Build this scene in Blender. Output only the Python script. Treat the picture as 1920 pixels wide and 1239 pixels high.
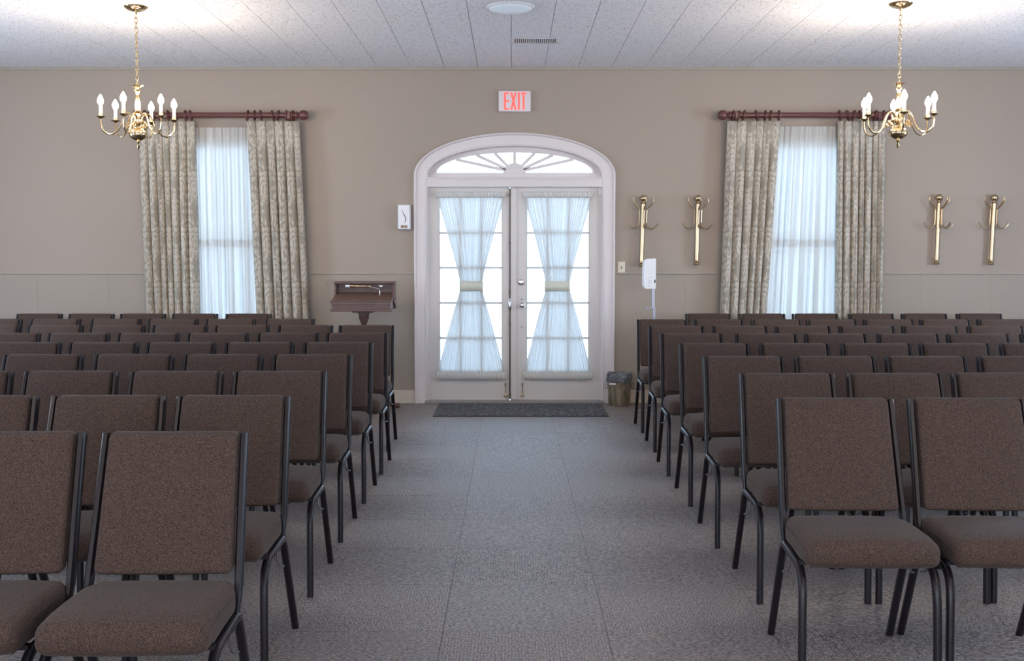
import bpy, bmesh, math, random
from mathutils import Vector, Matrix
PI = math.pi
for o in list(bpy.data.objects): bpy.data.objects.remove(o)
SC = bpy.context.scene
C = SC.collection
random.seed(4)

# ------------------------------------------------------------ camera
F_PX, H, D = 2140.0, 1.385, 10.917
TH = math.atan(134.5 / F_PX)
cam = bpy.data.cameras.new('camera'); cam_o = bpy.data.objects.new('camera', cam); C.objects.link(cam_o)
cam.sensor_width = 36.0; cam.lens = 36.0 * F_PX / 1920.0
cam_o.location = (0, -D, H); cam_o.rotation_euler = (PI / 2 - TH, 0, 0)
SC.camera = cam_o
# ------------------------------------------------------------ exposure
SC.view_settings.view_transform = 'Standard'; SC.view_settings.look = 'None'
SC.view_settings.gamma = 1.0; SC.view_settings.use_curve_mapping = False
SC.view_settings.exposure = 0.20
# ------------------------------------------------------------ sky: even bright overcast
w = bpy.data.worlds.new('sky'); SC.world = w; w.use_nodes = True
bg = w.node_tree.nodes['Background']; bg.inputs[0].default_value = (0.50, 0.72, 1.0, 1); bg.inputs[1].default_value = 9.0
# ------------------------------------------------------------ added fill lights at unseen side and rear openings
def area(name, loc, rot, sx, sy, power, col):
    l = bpy.data.lights.new(name, 'AREA'); l.shape = 'RECTANGLE'; l.size = sx; l.size_y = sy
    l.energy = power; l.color = col
    o = bpy.data.objects.new(name, l); C.objects.link(o); o.location = loc; o.rotation_euler = rot
    return o
RX, RY = 6.6, -17.0       # half width of the hall, and its far end behind the camera
SIDE_OPENING = (-3.4, -7.6)
for sx in (-1, 1):
    for wy in SIDE_OPENING:
        area('side_fill', (sx * (RX + 0.12), wy, 1.65), (0, sx * PI / 2, 0), 1.9, 1.5, 60 if wy > -5 else 22, (0.80, 0.89, 1.0))  # cool fill added from both sides, out of view
for wx in (-4, 0, 4):
    area('rear_fill', (wx, RY - 0.12, 1.6), (PI / 2, 0, 0), 2.2, 2.0, 80, (1.0, 0.80, 0.63))  # warm fill added from behind the camera

# ------------------------------------------------------------ pixel -> world
def _ray(x, y):
    u = (x - 960) / F_PX; v = (619.5 - y) / F_PX; c, s = math.cos(TH), math.sin(TH)
    return (u, c + v * s, -s + v * c)
def atY(x, y, Y):
    r = _ray(x, y); t = (Y + D) / r[1]
    return r[0] * t, H + r[2] * t
def atZ(x, y, z):
    r = _ray(x, y); t = (z - H) / r[2]
    return r[0] * t, r[1] * t - D

# ------------------------------------------------------------ materials
def mat(name, col, rough=0.6, metal=0.0, spec=0.5, emis=None, estr=0):
    m = bpy.data.materials.new(name); m.use_nodes = True
    b = m.node_tree.nodes['Principled BSDF']
    b.inputs['Base Color'].default_value = (*col, 1); b.inputs['Roughness'].default_value = rough
    b.inputs['Metallic'].default_value = metal; b.inputs['Specular IOR Level'].default_value = spec
    if emis: b.inputs['Emission Color'].default_value = (*emis, 1); b.inputs['Emission Strength'].default_value = estr
    return m
def nt(m):
    return m.node_tree, m.node_tree.nodes['Principled BSDF']
def node(t, kind, **k):
    n = t.nodes.new(kind)
    for a, v in k.items(): setattr(n, a, v)
    return n
def speckle(m, c1, c2, scale, detail=2, bump=0.0, bdist=0.002, stretch=None, coord='Object', lo=0.35, hi=0.65, rnd=False):
    """two-tone noise colour with optional relief"""
    t, b = nt(m)
    tc = node(t, 'ShaderNodeTexCoord'); mp = node(t, 'ShaderNodeMapping')
    t.links.new(tc.outputs[coord], mp.inputs[0])
    if stretch: mp.inputs['Scale'].default_value = stretch
    src = mp.outputs[0]
    if rnd:
        oi = node(t, 'ShaderNodeObjectInfo'); mul = node(t, 'ShaderNodeVectorMath', operation='MULTIPLY_ADD')
        cx = node(t, 'ShaderNodeCombineXYZ')
        for i in range(3): t.links.new(oi.outputs['Random'], cx.inputs[i])
        mul.inputs[1].default_value = (37, 53, 71)
        t.links.new(cx.outputs[0], mul.inputs[0]); t.links.new(mp.outputs[0], mul.inputs[2]); src = mul.outputs[0]
    nz = node(t, 'ShaderNodeTexNoise'); nz.inputs['Scale'].default_value = scale; nz.inputs['Detail'].default_value = detail
    t.links.new(src, nz.inputs['Vector'])
    r = node(t, 'ShaderNodeValToRGB'); r.color_ramp.elements[0].position = lo; r.color_ramp.elements[1].position = hi
    r.color_ramp.elements[0].color = (*c1, 1); r.color_ramp.elements[1].color = (*c2, 1)
    t.links.new(nz.outputs['Fac'], r.inputs[0]); t.links.new(r.outputs[0], b.inputs['Base Color'])
    if bump:
        bp = node(t, 'ShaderNodeBump'); bp.inputs['Strength'].default_value = bump; bp.inputs['Distance'].default_value = bdist
        t.links.new(nz.outputs['Fac'], bp.inputs['Height']); t.links.new(bp.outputs[0], b.inputs['Normal'])
    return m, nz, r

M = {}
M['wall'] = mat('wall_vinyl', (0.3, 0.25, 0.2), 0.75)
speckle(M['wall'], (0.318, 0.259, 0.212), (0.386, 0.317, 0.262), 260, 3, 0.25, 0.001, (1, 1, 1.5))
M['wall2'] = mat('wainscot_vinyl', (0.3, 0.25, 0.2), 0.7)
speckle(M['wall2'], (0.300, 0.249, 0.204), (0.362, 0.303, 0.251), 260, 3, 0.25, 0.001, (1, 1, 1.5))
M['trimwall'] = mat('wall_trim_paint', (0.34, 0.295, 0.245), 0.6)
M['trim'] = mat('trim_paint', (0.68, 0.62, 0.605), 0.45)
speckle(M['trim'], (0.64, 0.58, 0.57), (0.70, 0.64, 0.63), 90, 3)
M['door'] = mat('door_paint', (0.62, 0.58, 0.55), 0.42)
M['base'] = mat('baseboard_paint', (0.60, 0.52, 0.44), 0.5)
M['dark'] = mat('dark_gap', (0.03, 0.03, 0.03), 0.8)
M['plaster'] = mat('ceiling_backing', (0.5, 0.5, 0.52), 0.9)
M['plasterside'] = mat('ceiling_plaster', (0.85, 0.84, 0.88), 0.9)
# acoustic tile with fissures
def tile_mat():
    m = mat('acoustic_tile', (0.8, 0.8, 0.82), 0.9)
    t, b = nt(m)
    tc = node(t, 'ShaderNodeTexCoord'); oi = node(t, 'ShaderNodeObjectInfo')
    add = node(t, 'ShaderNodeVectorMath', operation='ADD'); cx = node(t, 'ShaderNodeCombineXYZ')
    mul = node(t, 'ShaderNodeMath', operation='MULTIPLY'); mul.inputs[1].default_value = 40
    t.links.new(oi.outputs['Random'], mul.inputs[0]); t.links.new(mul.outputs[0], cx.inputs[0]); t.links.new(mul.outputs[0], cx.inputs[1])
    t.links.new(tc.outputs['Object'], add.inputs[0]); t.links.new(cx.outputs[0], add.inputs[1])
    wn = node(t, 'ShaderNodeTexNoise'); wn.inputs['Scale'].default_value = 40
    t.links.new(add.outputs[0], wn.inputs['Vector'])
    mx = node(t, 'ShaderNodeMix', data_type='VECTOR'); mx.inputs[0].default_value = 0.025
    t.links.new(add.outputs[0], mx.inputs[4]); t.links.new(wn.outputs['Color'], mx.inputs[5])
    vo = node(t, 'ShaderNodeTexVoronoi'); vo.inputs['Scale'].default_value = 62; vo.inputs['Randomness'].default_value = 1.0
    t.links.new(mx.outputs[1], vo.inputs['Vector'])
    vr = node(t, 'ShaderNodeValToRGB'); vr.color_ramp.elements[0].position = 0.21; vr.color_ramp.elements[1].position = 0.33
    vr.color_ramp.elements[0].color = (1, 1, 1, 1); vr.color_ramp.elements[1].color = (0, 0, 0, 1)
    t.links.new(vo.outputs['Distance'], vr.inputs[0])
    big = node(t, 'ShaderNodeTexNoise'); big.inputs['Scale'].default_value = 22; t.links.new(add.outputs[0], big.inputs['Vector'])
    br = node(t, 'ShaderNodeValToRGB'); br.color_ramp.elements[0].position = 0.42; br.color_ramp.elements[1].position = 0.52
    t.links.new(big.outputs['Fac'], br.inputs[0])
    mm = node(t, 'ShaderNodeMath', operation='MULTIPLY'); t.links.new(vr.outputs[0], mm.inputs[0]); t.links.new(br.outputs[0], mm.inputs[1])
    cm = node(t, 'ShaderNodeMix', data_type='RGBA'); cm.inputs[6].default_value = (0.86, 0.86, 0.91, 1); cm.inputs[7].default_value = (0.33, 0.31, 0.33, 1)
    t.links.new(mm.outputs[0], cm.inputs[0]); t.links.new(cm.outputs[2], b.inputs['Base Color'])
    bp = node(t, 'ShaderNodeBump', invert=True); bp.inputs['Strength'].default_value = 0.5; bp.inputs['Distance'].default_value = 0.003
    t.links.new(mm.outputs[0], bp.inputs['Height']); t.links.new(bp.outputs[0], b.inputs['Normal'])
    return m
M['tile'] = tile_mat()
def carpet_mat():
    """ribbed loop pile; the rib direction follows the object, so turned tiles read turned"""
    m = mat('loop_carpet', (0.2, 0.18, 0.18), 0.50, spec=0.75)
    _, nz, r = speckle(m, (0.060, 0.050, 0.047), (0.42, 0.362, 0.348), 95, 3, 0.9, 0.005, (1.5, 0.75, 1), lo=0.33, hi=0.68, rnd=True)
    t, b = nt(m)
    tc = node(t, 'ShaderNodeTexCoord'); wv = node(t, 'ShaderNodeTexWave'); wv.inputs['Scale'].default_value = 26; wv.inputs['Distortion'].default_value = 1.2
    wv.inputs['Detail Scale'].default_value = 3.0
    t.links.new(tc.outputs['Object'], wv.inputs['Vector'])
    mx = node(t, 'ShaderNodeMix', data_type='RGBA', blend_type='MULTIPLY'); mx.inputs[0].default_value = 0.32
    t.links.new(r.outputs[0], mx.inputs[6]); t.links.new(wv.outputs['Color'], mx.inputs[7]); t.links.new(mx.outputs[2], b.inputs['Base Color'])
    return m
M['carpet'] = carpet_mat()
M['carpetbase'] = mat('carpet_backing', (0.16, 0.145, 0.14), 0.95)
M['fabric'] = mat('chair_fabric', (0.08, 0.06, 0.055), 0.92, spec=0.2)
speckle(M['fabric'], (0.018, 0.0115, 0.0095), (0.112, 0.075, 0.061), 330, 2, 0.35, 0.001, rnd=True, lo=0.3, hi=0.7)
nt(M['fabric'])[1].inputs['Sheen Weight'].default_value = 0.06
nt(M['fabric'])[1].inputs['Sheen Roughness'].default_value = 0.5
M['piping'] = mat('seat_piping', (0.06, 0.045, 0.04), 0.9)
M['metal'] = mat('chair_frame_metal', (0.010, 0.008, 0.011), 0.36, 0.0, 0.32)
M['hookm'] = mat('hook_wire', (0.16, 0.15, 0.16), 0.3, 0.8)
M['wood3'] = mat('lamplit_slant_wood', (0.15, 0.09, 0.07), 0.4)  # lighter than the other wood: reading lamp's light put into the colour
M['chrome'] = mat('chrome', (0.6, 0.6, 0.62), 0.2, 1.0)
M['brass'] = mat('polished_brass', (0.66, 0.50, 0.29), 0.17, 1.0)
M['brass2'] = mat('satin_brass', (0.52, 0.40, 0.26), 0.30, 1.0)
M['oldbrass'] = mat('dull_brass', (0.13, 0.11, 0.09), 0.45, 1.0)
M['wood'] = mat('mahogany', (0.09, 0.03, 0.028), 0.3)
_, _n, _ = speckle(M['wood'], (0.085, 0.028, 0.026), (0.155, 0.055, 0.05), 14, 4, stretch=(0.4, 6, 6))
M['wood2'] = mat('dark_cherry', (0.09, 0.035, 0.028), 0.42)
speckle(M['wood2'], (0.072, 0.034, 0.030), (0.135, 0.070, 0.058), 16, 4, stretch=(0.5, 7, 7))
M['candle'] = mat('candle_sleeve', (0.9, 0.86, 0.78), 0.5)
M['bulb'] = mat('lit_bulb', (1, 0.9, 0.75), 0.3, emis=(1.0, 0.83, 0.64), estr=350)
M['plastic'] = mat('white_plastic', (0.78, 0.78, 0.80), 0.4)
M['ivory'] = mat('ivory_plastic', (0.66, 0.60, 0.47), 0.4)
M['greym'] = mat('grey_metal', (0.30, 0.31, 0.36), 0.35, 0.7)
M['label'] = mat('brown_label', (0.42, 0.27, 0.17), 0.6)
M['ink'] = mat('ink', (0.12, 0.1, 0.13), 0.6)
M['black'] = mat('black_plastic', (0.02, 0.02, 0.022), 0.5)
M['exitbox'] = mat('exit_housing', (0.72, 0.64, 0.66), 0.4)
M['exitred'] = mat('exit_letters', (0.9, 0.08, 0.06), 0.5, emis=(1.0, 0.09, 0.07), estr=1.0)
M['diffuser'] = mat('lamp_diffuser', (0.86, 0.93, 0.98), 0.35)
M['band'] = mat('tieback_cloth', (0.60, 0.60, 0.50), 0.8)
def mat_mat():
    m = mat('entrance_mat', (0.05, 0.05, 0.06), 0.9); t, b = nt(m)
    tc = node(t, 'ShaderNodeTexCoord'); v = node(t, 'ShaderNodeTexVoronoi', feature='DISTANCE_TO_EDGE'); v.inputs['Scale'].default_value = 18; v.inputs['Randomness'].default_value = 0.9
    t.links.new(tc.outputs['Object'], v.inputs['Vector'])
    r = node(t, 'ShaderNodeValToRGB'); r.color_ramp.elements[0].color = (0.035, 0.035, 0.04, 1); r.color_ramp.elements[1].color = (0.16, 0.16, 0.175, 1); r.color_ramp.elements[1].position = 0.35
    t.links.new(v.outputs[0], r.inputs[0]); t.links.new(r.outputs[0], b.inputs['Base Color'])
    return m
M['mat'] = mat_mat()
def glass_mat():
    m = bpy.data.materials.new('window_glass'); m.use_nodes = True; t = m.node_tree
    t.nodes.clear(); o = node(t, 'ShaderNodeOutputMaterial'); tr = node(t, 'ShaderNodeBsdfTransparent'); gl = node(t, 'ShaderNodeBsdfGlossy')
    gl.inputs['Roughness'].default_value = 0.03; fr = node(t, 'ShaderNodeFresnel'); fr.inputs[0].default_value = 1.45
    mx = node(t, 'ShaderNodeMixShader'); tr.inputs[0].default_value = (0.96, 0.98, 0.98, 1)
    t.links.new(fr.outputs[0], mx.inputs[0]); t.links.new(tr.outputs[0], mx.inputs[1]); t.links.new(gl.outputs[0], mx.inputs[2]); t.links.new(mx.outputs[0], o.inputs[0])
    return m
M['glass'] = glass_mat()
def sheer_mat(name, col, transp, threads):
    m = bpy.data.materials.new(name); m.use_nodes = True; t = m.node_tree
    t.nodes.clear(); o = node(t, 'ShaderNodeOutputMaterial')
    tr = node(t, 'ShaderNodeBsdfTransparent'); tl = node(t, 'ShaderNodeBsdfTranslucent'); df = node(t, 'ShaderNodeBsdfDiffuse')
    tl.inputs[0].default_value = (*col, 1); df.inputs[0].default_value = (*col, 1)
    a = node(t, 'ShaderNodeMixShader'); a.inputs[0].default_value = 0.74
    t.links.new(tl.outputs[0], a.inputs[1]); t.links.new(df.outputs[0], a.inputs[2])
    b = node(t, 'ShaderNodeMixShader')
    tc = node(t, 'ShaderNodeTexCoord'); mp = node(t, 'ShaderNodeMapping'); mp.inputs['Scale'].default_value = (threads, 0.35, 1)
    nz = node(t, 'ShaderNodeTexNoise'); nz.inputs['Scale'].default_value = 1.0; nz.inputs['Detail'].default_value = 3
    t.links.new(tc.outputs['UV'], mp.inputs[0]); t.links.new(mp.outputs[0], nz.inputs['Vector'])
    mr = node(t, 'ShaderNodeMapRange'); mr.inputs[1].default_value = 0.3; mr.inputs[2].default_value = 0.7
    mr.inputs[3].default_value = transp * 0.55; mr.inputs[4].default_value = min(1, transp * 1.45)
    t.links.new(nz.outputs['Fac'], mr.inputs[0]); t.links.new(mr.outputs[0], b.inputs[0])
    md_ = node(t, 'ShaderNodeMapRange'); md_.inputs[1].default_value = 0.34; md_.inputs[2].default_value = 0.64; md_.inputs[3].default_value = 0.93; md_.inputs[4].default_value = 0.68
    t.links.new(nz.outputs['Fac'], md_.inputs[0]); t.links.new(md_.outputs[0], a.inputs[0])
    t.links.new(a.outputs[0], b.inputs[1]); t.links.new(tr.outputs[0], b.inputs[2]); t.links.new(b.outputs[0], o.inputs[0])
    return m
M['sheer'] = sheer_mat('sheer_voile', (0.60, 0.58, 0.545), 0.02, 26)
M['sheerdoor'] = sheer_mat('door_voile', (0.60, 0.58, 0.55), 0.02, 60)
def damask():
    m = mat('damask', (0.4, 0.36, 0.28), 0.6); t, b = nt(m)
    tc = node(t, 'ShaderNodeTexCoord'); sp = node(t, 'ShaderNodeSeparateXYZ'); t.links.new(tc.outputs['UV'], sp.inputs[0])
    def ma(op, a, c=None, d=None):
        n = node(t, 'ShaderNodeMath', operation=op)
        for i, v in enumerate((a, c, d)):
            if v is None: continue
            if isinstance(v, (int, float)): n.inputs[i].default_value = v
            else: t.links.new(v, n.inputs[i])
        return n.outputs[0]
    PW, PH = 0.34, 0.52
    u = ma('DIVIDE', sp.outputs[0], PW); v = ma('DIVIDE', sp.outputs[1], PH)
    def motif(du, dv, seed):
        uu = ma('ADD', u, du); vv = ma('ADD', v, dv)
        x = ma('SUBTRACT', ma('FRACT', uu), 0.5); y = ma('SUBTRACT', ma('FRACT', vv), 0.5)
        ax = ma('ABSOLUTE', x)
        r = ma('SQRT', ma('ADD', ma('MULTIPLY', ma('POWER', ax, 2.0), 5.0), ma('MULTIPLY', ma('MULTIPLY', y, y), 4.4)))
        th = ma('ARCTAN2', y, ax)
        lob = ma('MULTIPLY', ma('SINE', ma('ADD', ma('MULTIPLY', th, 13.0), seed)), 0.20)
        edge = ma('SUBTRACT', ma('ADD', 0.72, lob), r)                         # >0 inside the palmette
        rib = ma('SINE', ma('ADD', ma('MULTIPLY', r, 26.0), ma('MULTIPLY', th, 7.0)))
        cv = node(t, 'ShaderNodeCombineXYZ'); t.links.new(ma('MULTIPLY', ax, 9.0), cv.inputs[0]); t.links.new(ma('MULTIPLY', y, 12.0), cv.inputs[1]); cv.inputs[2].default_value = seed
        nz = node(t, 'ShaderNodeTexNoise'); nz.inputs['Scale'].default_value = 2.8; nz.inputs['Detail'].default_value = 2; t.links.new(cv.outputs[0], nz.inputs['Vector'])
        fill = ma('GREATER_THAN', ma('ADD', ma('MULTIPLY', rib, 0.13), nz.outputs['Fac']), 0.43)
        return ma('MULTIPLY', ma('GREATER_THAN', edge, 0.0), fill)
    mk = ma('MAXIMUM', motif(0, 0, 1.0), motif(0.5, 0.5, 4.0))
    cm = node(t, 'ShaderNodeMix', data_type='RGBA'); cm.inputs[6].default_value = (0.33, 0.295, 0.24, 1); cm.inputs[7].default_value = (0.51, 0.45, 0.37, 1)
    t.links.new(mk, cm.inputs[0]); t.links.new(cm.outputs[2], b.inputs['Base Color'])
    t.links.new(ma('SUBTRACT', 0.75, ma('MULTIPLY', mk, 0.3)), b.inputs['Roughness'])
    return m
M['damask'] = damask()
def bag_mat():
    m = mat('bin_liner', (0.10, 0.11, 0.125), 0.3); speckle(m, (0.06, 0.065, 0.075), (0.20, 0.21, 0.23), 30, 3, 1.0, 0.01, (1, 1, 2)); return m
M['bag'] = bag_mat()
M['bin'] = mat('bin_brass', (0.36, 0.29, 0.18), 0.35, 0.8)
speckle(M['bin'], (0.20, 0.165, 0.11), (0.44, 0.37, 0.26), 22, 3, 0.4, 0.004, (1, 1, 0.5))

# ------------------------------------------------------------ mesh helpers
def obj(name, bm, m, parent=None, smooth=False, loc=None, uv=False):
    me = bpy.data.meshes.new(name)
    bmesh.ops.recalc_face_normals(bm, faces=bm.faces) if not uv else None
    bm.to_mesh(me); bm.free()
    me.materials.append(M[m] if isinstance(m, str) else m)
    if smooth:
        for p in me.polygons: p.use_smooth = True
        if smooth != 'all':
            try: me.set_sharp_from_angle(angle=math.radians(smooth if smooth is not True else 40))
            except Exception: pass
    o = bpy.data.objects.new(name, me); C.objects.link(o)
    if parent: o.parent = parent
    if loc: o.location = loc
    return o
def thing(name, label, cat, loc=(0, 0, 0), rz=0, group=None):
    o = bpy.data.objects.new(name, None); C.objects.link(o); o.empty_display_size = 0.1
    o.location = loc; o.rotation_euler = (0, 0, rz); o['label'] = label; o['category'] = cat
    if group: o['group'] = group
    return o
def tag(o, label, cat, group=None):
    o['label'] = label; o['category'] = cat
    if group: o['group'] = group
    return o
def struct(o): o['kind'] = 'structure'; return o
def dup(root, loc, rz, label, group=None):
    r = root.copy(); C.objects.link(r); r.location = loc; r.rotation_euler = (0, 0, rz); r['label'] = label
    if group: r['group'] = group
    for ch in list(root.children):
        c = ch.copy(); C.objects.link(c); c.parent = r
        for g in list(ch.children):
            d = g.copy(); C.objects.link(d); d.parent = c
    return r
def box(bm, x0, x1, y0, y1, z0, z1, bev=0, seg=2, mtx=None):
    vs = bmesh.ops.create_cube(bm, size=1)['verts']
    bmesh.ops.transform(bm, matrix=Matrix.Translation(((x0 + x1) / 2, (y0 + y1) / 2, (z0 + z1) / 2)) @ Matrix.Diagonal((abs(x1 - x0), abs(y1 - y0), abs(z1 - z0), 1)), verts=vs)
    if bev:
        es = list({e for v in vs for e in v.link_edges})
        r = bmesh.ops.bevel(bm, geom=es, offset=bev, segments=seg, profile=0.5, affect='EDGES')
        vs = [v for v in r['verts']]
    if mtx is not None: bmesh.ops.transform(bm, matrix=mtx, verts=list(set(vs)))
    return bm
def bx(*a, **k): return box(bmesh.new(), *a, **k)
def lathe(bm, prof, n=24, c=(0, 0, 0), axis='Z', cap=True, sq=(1, 1)):
    rings = []
    for r, z in prof:
        ring = []
        for i in range(n):
            a = 2 * PI * i / n; x, y = r * math.cos(a) * sq[0], r * math.sin(a) * sq[1]
            p = (x, y, z) if axis == 'Z' else ((z, x, y) if axis == 'X' else (x, z, y))
            ring.append(bm.verts.new((c[0] + p[0], c[1] + p[1], c[2] + p[2])))
        rings.append(ring)
    for a, b in zip(rings, rings[1:]):
        for i in range(n): bm.faces.new((a[i], a[(i + 1) % n], b[(i + 1) % n], b[i]))
    if cap:
        bm.faces.new(rings[0]); bm.faces.new(rings[-1][::-1])
    return bm
def sweep(bm, pts, prof, closed=False, up=Vector((0, 0, 1)), scales=None):
    """sweep a closed 2-D profile [(a, b)] along pts"""
    pts = [Vector(p) for p in pts]; n = len(pts); rings = []; prev = None
    for i, p in enumerate(pts):
        if closed: t = (pts[(i + 1) % n] - pts[i - 1]).normalized()
        else: t = (pts[min(i + 1, n - 1)] - pts[max(i - 1, 0)]).normalized()
        if prev is None:
            u = up if abs(t.dot(up)) < 0.95 else Vector((1, 0, 0))
            a = t.cross(u).normalized()
        else: a = (prev - t * prev.dot(t)).normalized()
        prev = a; b = a.cross(t).normalized(); s = scales[i] if scales else 1
        rings.append([bm.verts.new(p + a * q[0] * s + b * q[1] * s) for q in prof])
    m = len(prof)
    for i in range(n if closed else n - 1):
        r0, r1 = rings[i], rings[(i + 1) % n]
        for j in range(m): bm.faces.new((r0[j], r0[(j + 1) % m], r1[(j + 1) % m], r1[j]))
    if not closed: bm.faces.new(rings[0][::-1]); bm.faces.new(rings[-1])
    return bm
def circ(r, n=8, sq=1): return [(r * math.cos(2 * PI * i / n), r * sq * math.sin(2 * PI * i / n)) for i in range(n)]
def rsq(a, b, r=0.3):
    q = []
    for sx, sy in ((1, 1), (-1, 1), (-1, -1), (1, -1)):
        ca, cb = a * (1 - r), b * (1 - r)
        pr = [(a, cb), ((ca + a * (1 - r * 0.3)) / 2 + a * r * 0.15, (cb + b * (1 - r * 0.3)) / 2 + b * r * 0.15), (ca, b)]
        if sx * sy < 0: pr = pr[::-1]
        q += [(sx * x, sy * y) for x, y in pr]
    return q
def bez(p0, p1, p2, n):
    return [tuple((1 - t) ** 2 * a + 2 * t * (1 - t) * b + t * t * c for a, b, c in zip(p0, p1, p2)) for t in [i / n for i in range(n + 1)]]
def catmull(P, n=6):
    P = [Vector(p) for p in P]; Q = [P[0] * 2 - P[1]] + P + [P[-1] * 2 - P[-2]]; out = []
    for i in range(1, len(Q) - 2):
        a, b, c, d = Q[i - 1:i + 3]
        for k in range(n):
            t = k / n
            out.append(0.5 * ((2 * b) + (c - a) * t + (2 * a - 5 * b + 4 * c - d) * t * t + (3 * b - a - 3 * c + d) * t ** 3))
    out.append(P[-1]); return out

# ============================================================ ROOM SHELL
CH = 3.194
def px(x, Y=0, y=485): return atY(x, y, Y)[0]
def pz(y, Y=0, x=960): return atY(x, y, Y)[1]
# door opening geometry (pixels -> wall plane)
OX0, OX1 = px(800), px(1130)             # jamb opening
OC = (OX0 + OX1) / 2
ZS = pz(329)                             # spring line of the arch
EA_IN, EB_IN = (px(1126) - px(803)) / 2, pz(274.6) - ZS
EA_OUT, EB_OUT = (px(1152.6) - px(776.5)) / 2, pz(248.5) - ZS
# windows
WL = (px(345), px(500)); WR = (px(1428), px(1590)); WZ0, WZ1 = 0.42, pz(266)
WT = 0.2
def back_wall():
    bm = bmesh.new()
    ax, az = EA_IN + 0.03, EB_IN + 0.03      # rough opening hidden behind the casing
    xs = [-RX, WL[0], WL[1], OC - ax, OC + ax, WR[0], WR[1], RX]
    box(bm, xs[0], xs[1], 0, WT, 0, CH); box(bm, xs[2], xs[3], 0, WT, 0, CH)
    box(bm, xs[4], xs[5], 0, WT, 0, CH); box(bm, xs[6], xs[7], 0, WT, 0, CH)
    for a in (WL, WR):
        box(bm, a[0], a[1], 0, WT, 0, WZ0); box(bm, a[0], a[1], 0, WT, WZ1, CH)
    n = 32
    for i in range(n):
        a0, a1 = PI - PI * i / n, PI - PI * (i + 1) / n
        p = [(OC + ax * math.cos(a0), ZS + az * math.sin(a0)), (OC + ax * math.cos(a1), ZS + az * math.sin(a1))]
        f = [bm.verts.new((q[0], y, z)) for y in (0, WT) for q, z in ((p[0], p[0][1]), (p[1], p[1][1]), (p[1], CH), (p[0], CH))]
        for k in ((0, 1, 2, 3), (7, 6, 5, 4), (0, 4, 5, 1), (3, 2, 6, 7)): bm.faces.new([f[j] for j in k])
    return bm
wall_back = struct(obj('wall_back', back_wall(), 'wall'))
# side walls and wall behind the camera, openings added for the fill lights
for nm, sx in (('wall_left', -1), ('wall_right', 1)):
    bm = bmesh.new(); xa, xb = (RX, RX + 0.2) if sx > 0 else (-RX - 0.2, -RX)
    ys = [0.2] + [q for wy in SIDE_OPENING for q in (wy + 0.8, wy - 0.8)] + [RY]
    for i in range(0, len(ys), 2): box(bm, xa, xb, ys[i + 1], ys[i], 0, CH)
    for wy in SIDE_OPENING:
        box(bm, xa, xb, wy - 0.8, wy + 0.8, 0, 0.65); box(bm, xa, xb, wy - 0.8, wy + 0.8, 2.65, CH)
    struct(obj(nm, bm, 'wall'))
bm = bmesh.new(); yy = (RY - 0.2, RY)
xs = [-RX - 0.2, -5.15, -2.85, -1.15, 1.15, 2.85, 5.15, RX + 0.2]
for i in range(0, 8, 2): box(bm, xs[i], xs[i + 1], *yy, 0, CH)
for i in range(1, 7, 2): box(bm, xs[i], xs[i + 1], *yy, 0, 0.55); box(bm, xs[i], xs[i + 1], *yy, 2.65, CH)
struct(obj('wall_rear', bm, 'wall'))
# floor with quarter-turned carpet tiles
floor = struct(obj('floor', bx(-RX - 0.2, RX + 0.2, RY - 0.2, 0.2, -0.12, -0.004), 'carpetbase'))
TS = 0.611; X0 = -0.258; Y0 = -6.747
bm = bx(-TS / 2 + 0.0008, TS / 2 - 0.0008, -TS / 2 + 0.0008, TS / 2 - 0.0008, -0.004, 0.0)
first = None
for i in range(-9, 10):
    for j in range(-3, 11):
        cx_, cy_ = X0 + TS * (i + 0.5), Y0 + TS * (j + 0.5)
        if abs(cx_) > 0.47 * (cy_ + D) + 0.35 or cy_ > -0.2: continue
        if first is None: first = obj('carpet_tile', bm, 'carpet', floor); o = first
        else: o = first.copy(); C.objects.link(o)
        o.location = (cx_, cy_, 0); o.rotation_euler = (0, 0, PI / 2 * ((i + j + 1) % 2))
# far strip along the wall and the near part of the hall, cut pieces
def strip(x0, x1, y0, y1):
    obj('carpet_tile', bx(x0, x1, y0, y1, -0.004, -0.0003), 'carpet', floor)
strip(-RX, RX, Y0 + TS * 11 + 0.001, 0); strip(-RX, RX, RY, Y0 - TS * 3 - 0.4)
# ceiling
ceiling = struct(obj('ceiling', bx(-RX - 0.2, RX + 0.2, RY - 0.2, 0.2, CH + 0.004, CH + 0.15), 'plaster'))
TW, TL = 0.3158, 0.62
XC = -0.0055
bm = bx(-TW / 2 + 0.0025, TW / 2 - 0.0025, -TL / 2 + 0.0012, TL / 2 - 0.0012, 0.0, 0.008)
first = None
YJ = -2.2225
for i in range(-17, 17):
    cx_ = XC + TW * (i + 0.5); off = 0.0 if i % 2 == 0 else 0.31
    for k in range(-2, 5):
        y1 = YJ + off + TL * k; y0 = y1 - TL
        if y1 < -3.6 or y0 > -0.02: continue
        if y1 > 0.0:
            o = obj('ceiling_tile', bx(-TW / 2 + 0.0025, TW / 2 - 0.0025, y0 + 0.0012, -0.002, 0.0, 0.008), 'tile', ceiling); o.location = (cx_, 0, CH - 0.004); continue
        if first is None: first = obj('ceiling_tile', bm, 'tile', ceiling); o = first
        else: o = first.copy(); C.objects.link(o)
        o.location = (cx_, (y0 + y1) / 2, CH - 0.004)
obj('ceiling_panel', bx(-RX, RX, RY, -3.75, -0.0, 0.008), 'plasterside', ceiling, loc=(0, 0, CH - 0.004))
for a, b in ((-RX, XC - TW * 17 - 0.002), (XC + TW * 17 + 0.002, RX)):
    obj('ceiling_panel', bx(a, b, -3.75, 0, -0.0, 0.008), 'plasterside', ceiling, loc=(0, 0, CH - 0.004))
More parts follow.
